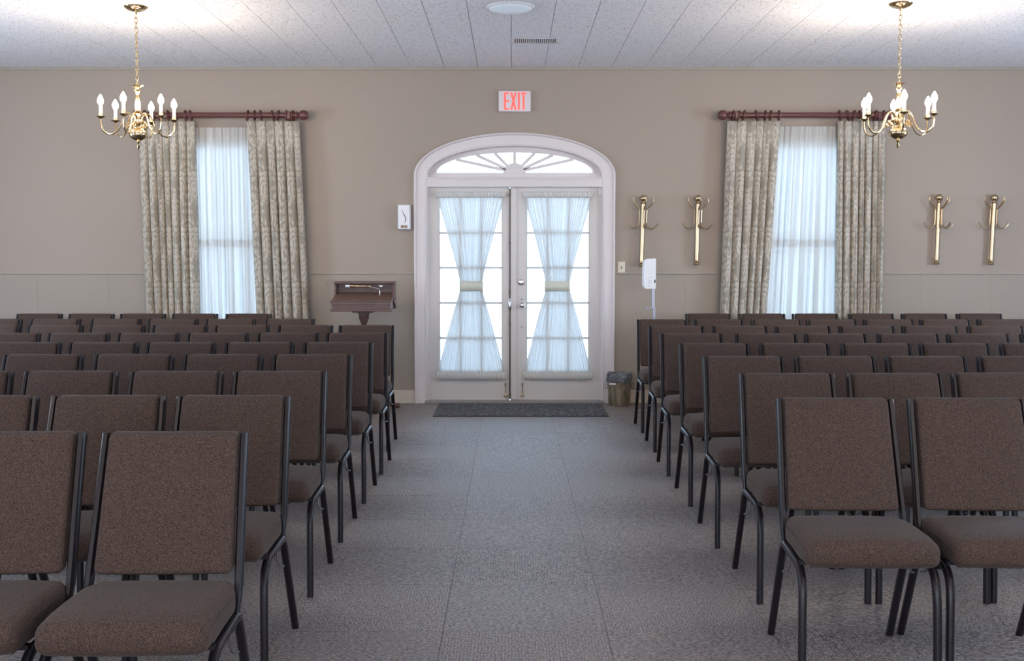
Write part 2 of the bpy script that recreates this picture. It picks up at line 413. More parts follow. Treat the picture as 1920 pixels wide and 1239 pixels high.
# crown strip, chair rail, wainscot panels, baseboard
struct(obj('trim_1', bx(-RX, RX, -0.014, 0, pz(131.5), CH - 0.004, bev=0.004), 'trimwall'))
ZR = pz(513)
CAS0, CAS1 = px(776.5), px(1152.6)
bm = bmesh.new()
for a, b in ((-RX, WL[0] - 0.02), (WL[1] + 0.02, CAS0), (CAS1, WR[0] - 0.02), (WR[1] + 0.02, RX)):
    box(bm, a, b, -0.012, 0, ZR - 0.006, ZR + 0.012, bev=0.004)
struct(obj('trim_2', bm, 'trimwall'))
BH = pz(731)
def wain(a, b):
    obj('wainscot_panel', bx(a + 0.0004, b - 0.0004, -0.004, 0, BH, ZR - 0.010), 'wall2', wall_back)
def runs(a, b):
    st = 0.65; n = max(1, round((b - a) / st))
    for i in range(n): wain(a + (b - a) * i / n, a + (b - a) * (i + 1) / n)
for a, b in ((-5.9, WL[0] - 0.04), (WL[1] + 0.04, CAS0), (CAS1, WR[0] - 0.04), (WR[1] + 0.04, 5.9)): runs(a, b)
for i, (a, b) in enumerate(((-RX, CAS0), (CAS1, RX))):
    bm = bmesh.new(); box(bm, a, b, -0.016, 0, 0, BH, bev=0.003); box(bm, a, b, -0.026, -0.014, 0, 0.03, bev=0.004)
    struct(obj('baseboard_back_left' if i == 0 else 'baseboard_back_right', bm, 'base'))
# ---- arched casing
def casing():
    bm = bmesh.new(); path = []
    for k in range(0, 7): z = ZS * k / 7; path.append(((OX0 + 0.002, z), (CAS0, z)))
    n = 48
    for i in range(n + 1):
        a = PI - PI * i / n; c, s = math.cos(a), math.sin(a)
        path.append(((OC + EA_IN * c, ZS + EB_IN * s), (OC + EA_OUT * c, ZS + EB_OUT * s)))
    for k in range(6, -1, -1): z = ZS * k / 7; path.append(((OX1 - 0.002, z), (CAS1, z)))
    prof = [(0, 0.10), (0, -0.018), (0.06, -0.026), (0.12, -0.026), (0.16, -0.020), (0.80, -0.024), (0.83, -0.040), (0.90, -0.046), (0.97, -0.042), (1.0, -0.030), (1.0, 0.0), (0.5, 0.10)]
    rings = [[bm.verts.new((pi[0] + (po[0] - pi[0]) * s, y, pi[1] + (po[1] - pi[1]) * s)) for s, y in prof] for pi, po in path]
    m = len(prof)
    for a, b in zip(rings, rings[1:]):
        for j in range(m): bm.faces.new((a[j], a[(j + 1) % m], b[(j + 1) % m], b[j]))
    bm.faces.new(rings[0]); bm.faces.new(rings[-1][::-1])
    return bm
struct(obj('trim_3', casing(), 'trim', smooth=35))
ZT0, ZT1 = pz(350.5), pz(332.5)
bm = bmesh.new(); box(bm, OX0 - 0.01, OX1 + 0.01, -0.022, 0.12, ZT0, ZT1, bev=0.004); box(bm, OX0, OX1, -0.030, -0.02, ZT1 - 0.018, ZT1 - 0.004, bev=0.003)
struct(obj('trim_4', bm, 'trim'))
struct(obj('trim_5', bx(OX0 - 0.02, OX1 + 0.02, -0.05, 0.2, 0.0, 0.026, bev=0.004), mat('threshold_metal', (0.30, 0.28, 0.27), 0.4, 0.5)))
# jamb liners
for s in (0, 1):
    a = OX0 if s == 0 else OX1 - 0.018
    struct(obj('trim_%d' % (6 + s), bx(a, a + 0.018, 0.0, 0.2, 0.026, ZT0, bev=0.002), 'trim'))
# ---- fanlight
fan = bpy.data.objects.new('window_3', None); C.objects.link(fan); struct(fan)
GX, GZ = OC, pz(323); GA, GB = (px(1110) - px(818)) / 2, pz(285) - pz(323)
bm = bmesh.new(); n = 40; ring = []
# frame: band between the casing's inner ellipse and the glass line, plus the bottom rail
outer = [(OC + (EA_IN + 0.01) * math.cos(PI - PI * i / n), ZS + (EB_IN + 0.01) * math.sin(PI - PI * i / n)) for i in range(n + 1)]
inner = [(GX + GA * math.cos(PI - PI * i / n), GZ + GB * math.sin(PI - PI * i / n)) for i in range(n + 1)]
def slabquads(bm, A, B, y0, y1):
    fr = [[bm.verts.new((p[0], y, p[1])) for p in L] for L in (A, B) for y in (y0, y1)]
    a0, a1, b0, b1 = fr
    for i in range(len(A) - 1):
        bm.faces.new((a0[i], a0[i + 1], b0[i + 1], b0[i])); bm.faces.new((a1[i], b1[i], b1[i + 1], a1[i + 1]))
        bm.faces.new((b0[i], b0[i + 1], b1[i + 1], b1[i])); bm.faces.new((a0[i], a1[i], a1[i + 1], a0[i + 1]))
    bm.faces.new((a0[0], b0[0], b1[0], a1[0])); bm.faces.new((a0[-1], a1[-1], b1[-1], b0[-1]))
slabquads(bm, outer, inner, 0.045, 0.10)
box(bm, OC - EA_IN, OC + EA_IN, 0.045, 0.10, ZT1 - 0.005, GZ)
mid = [((o[0] * 0.35 + i_[0] * 0.65), (o[1] * 0.35 + i_[1] * 0.65)) for o, i_ in zip(outer, inner)]
m2 = [((o[0] * 0.2 + i_[0] * 0.8), (o[1] * 0.2 + i_[1] * 0.8)) for o, i_ in zip(outer, inner)]
slabquads(bm, mid, m2, 0.035, 0.047)
obj('frame', bm, 'trim', fan)
bm = bmesh.new(); hr = 0.085
prof_h = [(GX - 0.105, GZ + 0.012), (GX - hr, GZ + 0.03)] + [(GX + hr * math.cos(a), GZ + 0.03 + 0.062 * math.sin(a)) for a in [PI - PI * i / 12 for i in range(13)]] + [(GX + 0.105, GZ + 0.012)]
slabquads(bm, prof_h, [(p[0], GZ - 0.01) for p in prof_h], 0.035, 0.095)
obj('hub', bm, 'trim', fan)
angs = []
for xx in (740 + 250 / 2.174, 740 + 333 / 2.174, 740 + 408 / 2.174, 740 + 487 / 2.174):
    X = px(xx); c = (X - GX) / GA; c = max(-1, min(1, c)); angs.append(math.acos(c))
angs = [angs[0], angs[1], angs[2], PI / 2] + [PI - a for a in (angs[2], angs[1], angs[0])]
ends = []
for a in angs:
    e = (GX + GA * math.cos(a), GZ + GB * math.sin(a)); dx, dz = e[0] - GX, e[1] - GZ; L = math.hypot(dx, dz)
    s = (GX + dx / L * 0.06, GZ + dz / L * 0.045 + 0.006)
    ends.append(e)
    bm = bmesh.new(); sweep(bm, [(s[0], 0.065, s[1]), (e[0], 0.065, e[1])], [(0.015, -0.02), (0.013, 0.014), (-0.013, 0.014), (-0.015, -0.02)], up=Vector((0, 1, 0)))
    obj('muntin', bm, 'trim', fan)
al = [PI] + angs + [0]
for a, b in zip(al, al[1:]):
    bm = bmesh.new(); pts = [(GX, GZ)] + [(GX + (GA + 0.004) * math.cos(a + (b - a) * k / 6), GZ + (GB + 0.004) * math.sin(a + (b - a) * k / 6)) for k in range(7)]
    lo = [bm.verts.new((p[0], 0.070, p[1])) for p in pts]; hi = [bm.verts.new((p[0], 0.074, p[1])) for p in pts]
    bm.faces.new(lo); bm.faces.new(hi[::-1])
    for k in range(len(pts)): bm.faces.new((lo[k], lo[(k + 1) % len(pts)], hi[(k + 1) % len(pts)], hi[k]))
    obj('pane', bm, 'glass', fan)
# ---- french doors
DY0, DY1 = 0.050, 0.095
def dpx(x): return px(x, DY0)
def dpz(y): return pz(y, DY0)
def french(name, x0, x1, gx0, gx1):
    r = bpy.data.objects.new(name, None); C.objects.link(r); struct(r)
    X0_, X1_, a, b = dpx(x0), dpx(x1), dpx(gx0), dpx(gx1)
    z0, z1 = 0.0262, ZT0 + 0.002; g0, g1 = dpz(697), dpz(369)
    bm = bmesh.new()
    for q in ((X0_, a, z0, z1), (b, X1_, z0, z1), (a, b, z0, g0), (a, b, g1, z1)): box(bm, q[0], q[1], DY0, DY1, q[2], q[3])
    for q in ((a, a + 0.012, g0, g1), (b - 0.012, b, g0, g1), (a, b, g0, g0 + 0.012), (a, b, g1 - 0.012, g1)): box(bm, q[0], q[1], DY0 + 0.006, DY1, q[2], q[3])
    obj('door_frame', bm, 'door', r)
    zz = [dpz(v) for v in (697, 634, 568, 502, 436.5, 369)]
    pm = [(0.013, -0.016), (0.013, -0.006), (0.005, 0.018), (-0.005, 0.018), (-0.013, -0.006), (-0.013, -0.016)]
    for z in zz[1:-1]: obj('muntin', bx(a, b, DY0 + 0.006, DY1 - 0.006, z - 0.011, z + 0.011, bev=0.004, seg=1), 'door', r)
    for k in (1, 2):
        x = a + (b - a) * k / 3; obj('muntin', bx(x - 0.010, x + 0.010, DY0 + 0.007, DY1 - 0.007, g0, g1, bev=0.004, seg=1), 'door', r)
    for i in range(3):
        for j in range(5):
            u0, u1 = a + (b - a) * i / 3, a + (b - a) * (i + 1) / 3
            obj('pane', bx(u0 + 0.004, u1 - 0.004, 0.070, 0.074, zz[j] + 0.004, zz[j + 1] - 0.004), 'glass', r)
    return r, X0_, X1_
door1, a1, b1 = french('door_1', 803.5, 955, 822.8, 942.4)
door2, a2, b2 = french('door_2', 957, 1126, 986.8, 1105.7)
# astragal on the right leaf
obj('astragal', bx(dpx(957.5), dpx(969), DY0 - 0.014, DY0, 0.034, ZT0 - 0.006, bev=0.004), 'door', door2)
# surface bolt rod with lever along the meeting edge (on the left leaf)
bx_x = dpx(955.8)
bolt = bpy.data.objects.new('surface_bolt', None); C.objects.link(bolt); bolt.parent = door1
bm = bmesh.new(); lathe(bm, [(0.0065, 0.035), (0.0065, ZT0 - 0.01)], 10, (bx_x, DY0 - 0.012, 0)); obj('bolt_rod', bm, 'oldbrass', bolt, True)
for yv in (365, 455.5, 548, 607, 740):
    z = dpz(yv); bm = bmesh.new(); box(bm, bx_x - 0.011, bx_x + 0.011, DY0 - 0.021, DY0, z - 0.010, z + 0.010, bev=0.003)
    obj('bolt_guide', bm, 'oldbrass', bolt)
z = dpz(570); bm = bmesh.new(); box(bm, bx_x - 0.014, bx_x + 0.014, DY0 - 0.024, DY0, z - 0.055, z + 0.055, bev=0.008); 
sweep(bm, [(bx_x, DY0 - 0.03, z + 0.03), (bx_x, DY0 - 0.05, z + 0.02), (bx_x, DY0 - 0.055, z - 0.02), (bx_x, DY0 - 0.05, z - 0.05)], circ(0.008), up=Vector((1, 0, 0)))
obj('bolt_lever', bm, 'chrome', bolt, True)
# locks and knob on the right leaf
def rosette(x, y, r, knob, name, m='chrome'):
    X, Z = dpx(x), dpz(y); bm = bmesh.new()
    p = [(r, 0), (r, -0.006), (r * 0.85, -0.012), (r * 0.5, -0.014)]
    if knob: p += [(r * 0.42, -0.035), (r * 0.8, -0.042), (r * 0.95, -0.052), (r * 0.8, -0.064), (r * 0.3, -0.068)]
    else: p += [(r * 0.45, -0.022), (r * 0.1, -0.023)]
    lathe(bm, p, 20, (X, DY0, Z), 'Y'); return obj(name, bm, m, door2, True)
rosette(977.2, 529, 0.032, False, 'deadbolt'); rosette(978.6, 559, 0.014, False, 'keyhole'); rosette(979.5, 572, 0.028, True, 'door_knob'); rosette(978.6, 612.5, 0.007, False, 'lock_button')
for par, x in ((door1, 948), (door2, 979.8)):
    X = dpx(x); bm = bmesh.new(); zt, zb = dpz(719.5), dpz(741.5)
    lathe(bm, [(0.011, 0), (0.011, -0.008), (0.006, -0.02)], 12, (X, DY0, zt), 'Y')
    sweep(bm, [(X, DY0 - 0.018, zt + 0.008), (X, DY0 - 0.020, (zt + zb) / 2), (X, DY0 - 0.024, zb + 0.02)], circ(0.006), scales=[1, 0.7, 1])
    lathe(bm, [(0.004, zb + 0.03), (0.014, zb + 0.012), (0.017, zb + 0.002), (0.013, zb - 0.008), (0.004, zb - 0.012)], 14, (X, DY0 - 0.024, 0))
    lathe(bm, [(0.016, 0), (0.014, -0.018)], 12, (X, DY0, zb + 0.004), 'Y')
    obj('door_holder', bm, 'brass2', par, True)
obj('contact_sensor', bx(dpx(1121.5), dpx(1127), DY0 - 0.018, DY0, dpz(365), dpz(353), bev=0.003), 'plastic', door2)
# ---- windows behind the sheers
def sash(name, W):
    r = bpy.data.objects.new(name, None); C.objects.link(r); struct(r)
    bm = bmesh.new(); a, b = W; t = 0.045; y0, y1 = 0.06, 0.14; zr = pz(456, 0.1)
    for q in ((a, a + t, WZ0, WZ1), (b - t, b, WZ0, WZ1), (a, b, WZ0, WZ0 + 0.06), (a, b, WZ1 - 0.045, WZ1)): box(bm, q[0], q[1], y0, y1, q[2], q[3], bev=0.004, seg=1)
    obj('window_frame', bm, 'trim', r)
    obj('sash_rail', bx(a + t, b - t, y0, y1, zr - 0.035, zr + 0.035, bev=0.004), 'trim', r)
    obj('window_sill', bx(a - 0.03, b + 0.03, -0.02, 0.06, WZ0 - 0.03, WZ0, bev=0.004), 'trim', r)
    for z0, z1 in ((WZ0 + 0.06, zr - 0.035), (zr + 0.035, WZ1 - 0.045)): obj('pane', bx(a + t, b - t, 0.098, 0.102, z0, z1), 'glass', r)
sash('window_1', WL); sash('window_2', WR)
# ground outdoors
gm = mat('outdoor_paving', (0.62, 0.63, 0.64), 0.9); speckle(gm, (0.74, 0.75, 0.76), (0.82, 0.83, 0.84), 3, 4)
go = struct(obj('ground', bx(-8, 8, 0.2, 2.6, -0.25, -0.12), gm))

# ============================================================ CHAIRS
def rounded_block(x0, x1, y0, y1, z0, z1, bev, seg, fn):
    bm = bmesh.new(); vs = bmesh.ops.create_grid(bm, x_segments=1, y_segments=1, size=1)
    bm.free(); bm = bmesh.new(); box(bm, x0, x1, y0, y1, z0, z1)
    bmesh.ops.subdivide_edges(bm, edges=[e for e in bm.edges if abs((e.verts[0].co - e.verts[1].co).z) < 1e-6], cuts=3, use_grid_fill=True)
    es = [e for e in bm.edges if len(e.link_faces) == 2 and e.link_faces[0].normal.dot(e.link_faces[1].normal) < 0.5]
    bmesh.ops.bevel(bm, geom=es, offset=bev, segments=seg, profile=0.5, affect='EDGES')
    for v in bm.verts: fn(v.co)
    return bm
CHAIR_LABEL = 'brown fabric stacking chair'
def make_chair():
    t = thing('stacking_chair', CHAIR_LABEL, 'chair', (0, 0, 0), 0, None)
    # seat cushion
    def fs(c):
        u = c.x / 0.215; d = (c.y + 0.118) / -0.447                     # 0 at the back, 1 at the front
        if c.z > 0.425:
            c.z += 0.014 * (1 - u * u) * min(1, max(0, 4 * d * (1.15 - d))) - 0.012 * max(0, (d - 0.78) / 0.22) ** 2 - 0.012 * max(0, 1 - d * 3)
        if d < 0.30: c.x *= 1 - 0.13 * (1 - d / 0.30) ** 2
        if c.z < 0.41 and d > 0.8: c.y += 0.014 * (0.41 - c.z) / 0.025
        if d > 0.9: c.y += 0.012 * u * u
    obj('seat', rounded_block(-0.217, 0.217, -0.565, -0.118, 0.391, 0.484, 0.034, 5, fs), 'fabric', t, 60)
    # back panel, leaning between the posts
    def fb(c):
        u = c.x / 0.19; h = (c.z - 0.47) / 0.41
        c.y += -0.150 + 0.150 * h + 0.010 * math.sin(PI * h) * -1
        if c.y < (-0.150 + 0.150 * h): c.y -= 0.010 * (1 - u * u)
        c.x *= 1 + 0.045 * (1 - h)
    obj('backrest', rounded_block(-0.186, 0.186, -0.034, 0.014, 0.500, 0.880, 0.016, 3, fb), 'fabric', t, 60)
    obj('seat_piping', sweep(bmesh.new(), [(-0.2125, -0.22, 0.458), (-0.2165, -0.27, 0.459), (-0.2165, -0.40, 0.460), (-0.2150, -0.52, 0.450)], circ(0.0022, 5)), 'piping', t)
    obj('seat_piping', sweep(bmesh.new(), [(0.2125, -0.22, 0.458), (0.2165, -0.27, 0.459), (0.2165, -0.40, 0.460), (0.2150, -0.52, 0.450)], circ(0.0022, 5)), 'piping', t)
    leg = rsq(0.0125, 0.0125, 0.45)
    for s in (-1, 1):
        X = 0.217 * s
        p = [(X, -0.525, 0), (X, -0.520, 0.12), (X - 0.001 * s, -0.512, 0.26)] + bez((X - 0.002 * s, -0.506, 0.30), (X - 0.003 * s, -0.495, 0.372), (X - 0.003 * s, -0.425, 0.380), 6) + [(X - 0.003 * s, -0.30, 0.386)] + bez((X - 0.003 * s, -0.222, 0.390), (X - 0.003 * s, -0.200, 0.391), (X - 0.003 * s, -0.190, 0.377), 3)
        obj('leg', sweep(bmesh.new(), p, leg, up=Vector((1, 0, 0))), 'metal', t, 50)
        obj('leg', sweep(bmesh.new(), [(X, 0.0, 0), (X - 0.002 * s, -0.18, 0.362), (X - 0.003 * s, -0.197, 0.385)], leg, up=Vector((1, 0, 0))), 'metal', t, 50)
        pp = [(0.213 * s, -0.200, 0.385), (0.212 * s, -0.175, 0.43), (0.211 * s, -0.150, 0.475), (0.205 * s, -0.075, 0.675), (0.2005 * s, 0.0, 0.872)]
        obj('back_post', sweep(bmesh.new(), catmull(pp, 3), rsq(0.018, 0.0115, 0.5), up=Vector((1, 0, 0)), scales=[0.75] * 3 + [0.85] * 3 + [1] * 7), 'metal', t, 50)
        hx = 0.206 * s
        obj('linking_hook', sweep(bmesh.new(), [(hx, -0.185, 0.350), (hx, -0.215, 0.356), (hx, -0.252, 0.354), (hx, -0.260, 0.330), (hx + 0.006 * s, -0.252, 0.305), (hx + 0.020 * s, -0.236, 0.300)], circ(0.0042, 6), up=Vector((1, 0, 0))), 'hookm', t, True)
    obj('seat_rail', bx(-0.215, 0.215, -0.47, -0.445, 0.386, 0.398), 'metal', t)
    obj('seat_rail', bx(-0.215, 0.215, -0.235, -0.21, 0.386, 0.398), 'metal', t)
    obj('seat_underside', bx(-0.19, 0.19, -0.50, -0.17, 0.386, 0.3935), 'dark', t)
    return t
chair0 = make_chair(); used = []
ORD = ['zeroth', 'first', 'second', 'third', 'fourth', 'fifth', 'sixth', 'seventh', 'eighth', 'ninth']
def row(side, idx, Y, edges, nrows):
    """edges: outer (left, right) post pixels of each chair in the row; None where cut off"""
    ytop = None
    e = []
    for l, r in edges:
        dist = (Y + D)
        def wx(xp):                                                  # pixel column at the height of the post tops
            r_ = Vector(_ray(xp, 600)); # solve for plane z = 0.872 at distance
            v = (619.5 - 0) / F_PX
            dz = 0.872 - H; c, s = math.cos(TH), math.sin(TH)
            depth = dist * c - dz * s
            return (xp - 960) / F_PX * depth
        if l is None: x = wx(r) - 0.2125
        elif r is None: x = wx(l) + 0.2125
        else: x = (wx(l) + wx(r)) / 2
        e.append(x)
    e.sort(key=abs)
    for k, x in enumerate(e):
        where = 'nearest row' if idx == 1 else ('row against the back wall' if idx == nrows else '%s row from the front' % ORD[idx])
        pos = 'nearest the aisle' if k == 0 else '%s from the aisle' % ORD[k + 1]
        lab = 'brown fabric chair %s, %s, %s block' % (pos, where, side)
        rz = random.uniform(-0.006, 0.006)
        yy_ = Y + random.uniform(-0.008, 0.008) * (0 if idx == nrows else 1)
        if side == 'right' and idx == 1: rz = -0.035
        if side == 'left' and idx == 1: rz = 0.02
        if not used:
            chair0.location = (x, yy_, 0); chair0.rotation_euler = (0, 0, rz); chair0['label'] = lab; used.append(1)
            chair0['group'] = 'chairs in the %s block' % side
        else: dup(chair0, (x, yy_, 0), rz, lab, 'chairs in the %s block' % side)
LROWS = [
    (-7.584, [(197, 466), (None, 163)]),
    (-6.700, [(333, 546), (96, 313), (None, 75)]),
    (-5.780, [(439, 614), (245, 421), (45, 223), (None, 26)]),
    (-4.877, [(512, 661), (344, 495), (177, 328), (7, 161)]),
    (-3.996, [(570, 698), (423, 553), (276, 407), (130, 261), (None, 117)]),
    (-3.120, [(614, 725), (485, 597), (353, 467), (222, 338), (92, 207), (None, 78)]),
    (-2.205, [(636, 739), (524, 623), (404, 507), (288, 390), (170, 274), (53, 158), (None, 39)]),
    (-1.290, [(498, 590), (388, 479), (280, 372), (172, 265), (58, 153), (None, 43)]),
    (-0.390, [(425, 508), (325, 408), (226, 312), (129, 216), (32, 118)])]
RROWS = [
    (-6.784, [(1457.5, 1672.6), (1704, 1919)]),
    (-5.870, [(1384, 1563), (1585, 1765), (1783, None)]),
    (-4.985, [(1317.6, 1468), (1487, 1640.6), (1657, 1811), (1829, None)]),
    (-4.070, [(1273, 1404), (1421.7, 1554), (1574, 1707), (1722, 1852.5), (1872.6, None)]),
    (-3.185, [(1239.7, 1353), (1377.7, 1493), (1509, 1621), (1641.7, 1760), (1772, 1891), (1911, None)]),
    (-2.285, [(1216, 1319.5), (1334, 1438), (1451.7, 1556), (1572, 1675), (1689.5, 1795), (1813, 1914)]),
    (-1.370, [(1194, 1288), (1299.5, 1394), (1408, 1502), (1513, 1604), (1619, 1710), (1726.5, 1815), (1835, 1922)]),
    (-0.370, [(1286, 1369), (1388, 1470), (1485.6, 1569), (1588, 1676), (1687.6, 1775.5), (1790, 1879)])]
for i, (Y, e) in enumerate(LROWS): row('left', i + 1, Y, e, 9)
for i, (Y, e) in enumerate(RROWS): row('right', i + 1, Y, e, 8)

# ============================================================ DRAPES
YD = -0.130
def drape(name, label, tl, tr, bl, br, n, mname, ringx=(), zt=None, zb=0.03, amp=0.048, seed=1, parent=None, Yc=YD, wtop=0.35, solid=0.002, uvw=None):
    """a hung cloth of n folds between left/right edges given in pixels at its top and its bottom"""
    rnd = random.Random(seed); NS, NZ = n * 18, 34
    x_tl, x_tr, x_bl, x_br = (px(v, Yc) for v in (tl, tr, bl, br))
    ph = [rnd.uniform(-0.5, 0.5) for _ in range(n + 2)]; am = [rnd.uniform(0.65, 1.15) for _ in range(n + 2)]; wd = [rnd.uniform(0.75, 1.3) for _ in range(n)]
    tot = sum(wd); cum = [0]
    for q in wd: cum.append(cum[-1] + q / tot)
    bm = bmesh.new(); uvl = bm.loops.layers.uv.new('UVMap'); G = []; U = []
    zref = pz(588, Yc)
    for j in range(NZ + 1):
        v = j / NZ; z = zt + (zb - zt) * v; e = min(1.35, (zt - z) / (zt - zref))
        xl = x_tl + (x_bl - x_tl) * e; xr = x_tr + (x_br - x_tr) * e
        grow = wtop + (1 - wtop) * min(1, v * 3.2) ** 0.8
        rowv = []; acc = 0; prev = None; ru = []
        for i in range(NS + 1):
            s = i / NS * n; k = min(n - 1, int(s)); f = s - k
            a = am[k] + (am[k + 1] - am[k]) * f
            t = cum[k] + (cum[k + 1] - cum[k]) * f
            wob = 0.10 * math.sin(ph[k] * 6 + v * 2.2)
            ff = f + wob * math.sin(PI * f)
            yv = (1 - 2 * abs(math.sin(PI * ff)) ** 0.62) * amp * grow * a
            yv += 0.006 * math.sin(4 * PI * f + ph[k] * 5 + v * 3) * grow
            xo = math.sin(4 * PI * f) * -0.004 * grow * a
            pin = math.exp(-((v - 0.055) / 0.03) ** 2)                # pinch pleats just under the heading
            yv *= 1 - 0.5 * pin
            p = Vector((xl + (xr - xl) * t + xo, Yc + yv, z))
            if prev is not None: acc += (p - prev).length
            prev = p; rowv.append(bm.verts.new(p)); ru.append(acc)
        G.append(rowv); U.append(ru)
    for j in range(NZ):
        for i in range(NS):
            f = bm.faces.new((G[j][i], G[j][i + 1], G[j + 1][i + 1], G[j + 1][i]))
            for lp, (jj, ii) in zip(f.loops, ((j, i), (j, i + 1), (j + 1, i + 1), (j + 1, i))):
                lp[uvl].uv = (U[NZ][ii] if uvw is None else U[NZ][ii] * uvw, G[jj][ii].co.z)
    o = obj(name, bm, mname, parent, 'all', uv=True)
    if solid:
        md = o.modifiers.new('thickness', 'SOLIDIFY'); md.thickness = solid; md.offset = 0
    if label: tag(o, label, 'curtain')
    for rx in ringx:
        X = px(rx, YD); bm = bmesh.new(); tilt = rnd.uniform(-0.25, 0.25)
        pts = [(X + 0.045 * math.sin(tilt) * math.cos(a), YD + 0.045 * math.sin(a), ZROD - 0.002 + 0.045 * math.cos(a)) for a in [2 * PI * i / 20 for i in range(20)]]
        sweep(bm, pts, circ(0.0075, 8), closed=True, up=Vector((1, 0, 0)))
        RINGS.append(bm)
    return o
RINGS = []
ZROD = pz(216, YD); ZDT = pz(227, YD)
drape('drapery_panel', 'pale leaf damask drape left of the window by the wooden book stand', 263, 369, 272, 371, 7, 'damask', (275, 290, 305, 320, 334, 353, 362.5), ZDT, seed=2)
drape('drapery_panel', 'pale leaf damask drape between the left window and the wooden book stand', 465.5, 564, 478, 577, 6, 'damask', (468, 481, 493, 515, 525, 541, 552), ZDT, seed=3)
drape('drapery_panel', 'leaf damask drape on the coat rack side of the right window, nearest the doors', 1361, 1460, 1352.5, 1440, 6, 'damask', (1371, 1381, 1391, 1415, 1431, 1441, 1456.5), ZDT, seed=4)
drape('drapery_panel', 'leaf damask drape right of the right window, partly behind the chandelier', 1567, 1656, 1570, 1656, 7, 'damask', (1570, 1585, 1595.6, 1608, 1622, 1636, 1650), ZDT, seed=5)
for lab, xa, xb, br_ in (('dark red wooden curtain rod with ball ends over the left window', 262, 572, (281, 545)), ('dark red wooden curtain rod with ball ends over the right window', 1352, 1664, (1378, 1644))):
    r = thing('curtain_rod', lab, 'curtain rod', (0, 0, 0), 0)
    A, B = px(xa, YD), px(xb, YD)
    for q in RINGS[:len(RINGS) // 2] if xa < 900 else RINGS[len(RINGS) // 2:]: obj('curtain_ring', q, 'wood', r, True)
    bm = bmesh.new(); lathe(bm, [(0.026, A + 0.045), (0.026, B - 0.045)], 18, (0, YD, ZROD), 'X'); obj('pole', bm, 'wood', r, True)
    for X, s in ((A, 1), (B, -1)):
        bm = bmesh.new(); prof = [(0.048 * math.sin(a), -0.048 * math.cos(a)) for a in [PI * i / 12 for i in range(1, 11)]]
        prof = [(0.003, -0.048)] + prof + [(0.020, 0.046), (0.030, 0.052), (0.038, 0.060), (0.036, 0.070), (0.028, 0.078)]
        lathe(bm, [(q, X + s * h) for q, h in prof], 18, (0, YD, ZROD), 'X'); obj('finial', bm, 'wood', r, True)
    for xx in br_:
        X = px(xx, YD); bm = bmesh.new(); box(bm, X - 0.020, X + 0.020, YD - 0.02, -0.0, ZROD - 0.045, ZROD - 0.022, bev=0.004)
        box(bm, X - 0.022, X + 0.022, YD - 0.034, YD + 0.034, ZROD - 0.040, ZROD + 0.030, bev=0.008); box(bm, X - 0.03, X + 0.03, -0.016, 0, ZROD - 0.045, ZROD + 0.05, bev=0.004)
        obj('bracket', bm, 'wood', r)
# sheers hung inside the windows
YS = -0.046
drape('sheer_curtain', 'white pleated sheer curtain over the left window, between damask drapes', 360, 482, 362, 486, 8, 'sheer', (), pz(239, YS), amp=0.020, seed=11, Yc=YS, wtop=0.5, solid=0)
drape('sheer_curtain', 'white pleated sheer curtain over the right window, near the brass coat racks', 1450, 1578, 1432, 1580, 9, 'sheer', (), pz(237, YS), amp=0.020, seed=12, Yc=YS, wtop=0.5, solid=0)
for a, b, y, lab in ((345, 500, 238, 'left'), (1428, 1592, 236, 'right')):
    r = thing('sheer_rod', 'slim white rod at the top of the sheer curtain, %s window' % lab, 'curtain rod')
    bm = bmesh.new(); lathe(bm, [(0.006, px(a, YS)), (0.006, px(b, YS))], 10, (0, -0.014, pz(y + 3, YS)), 'X')
    obj('rod', bm, 'trim', r, True)
    for xx in (a, b): obj('bracket', bx(px(xx, YS) - 0.012, px(xx, YS) + 0.004, -0.024, 0, pz(y + 3, YS) - 0.012, pz(y + 3, YS) + 0.012), 'trim', r)

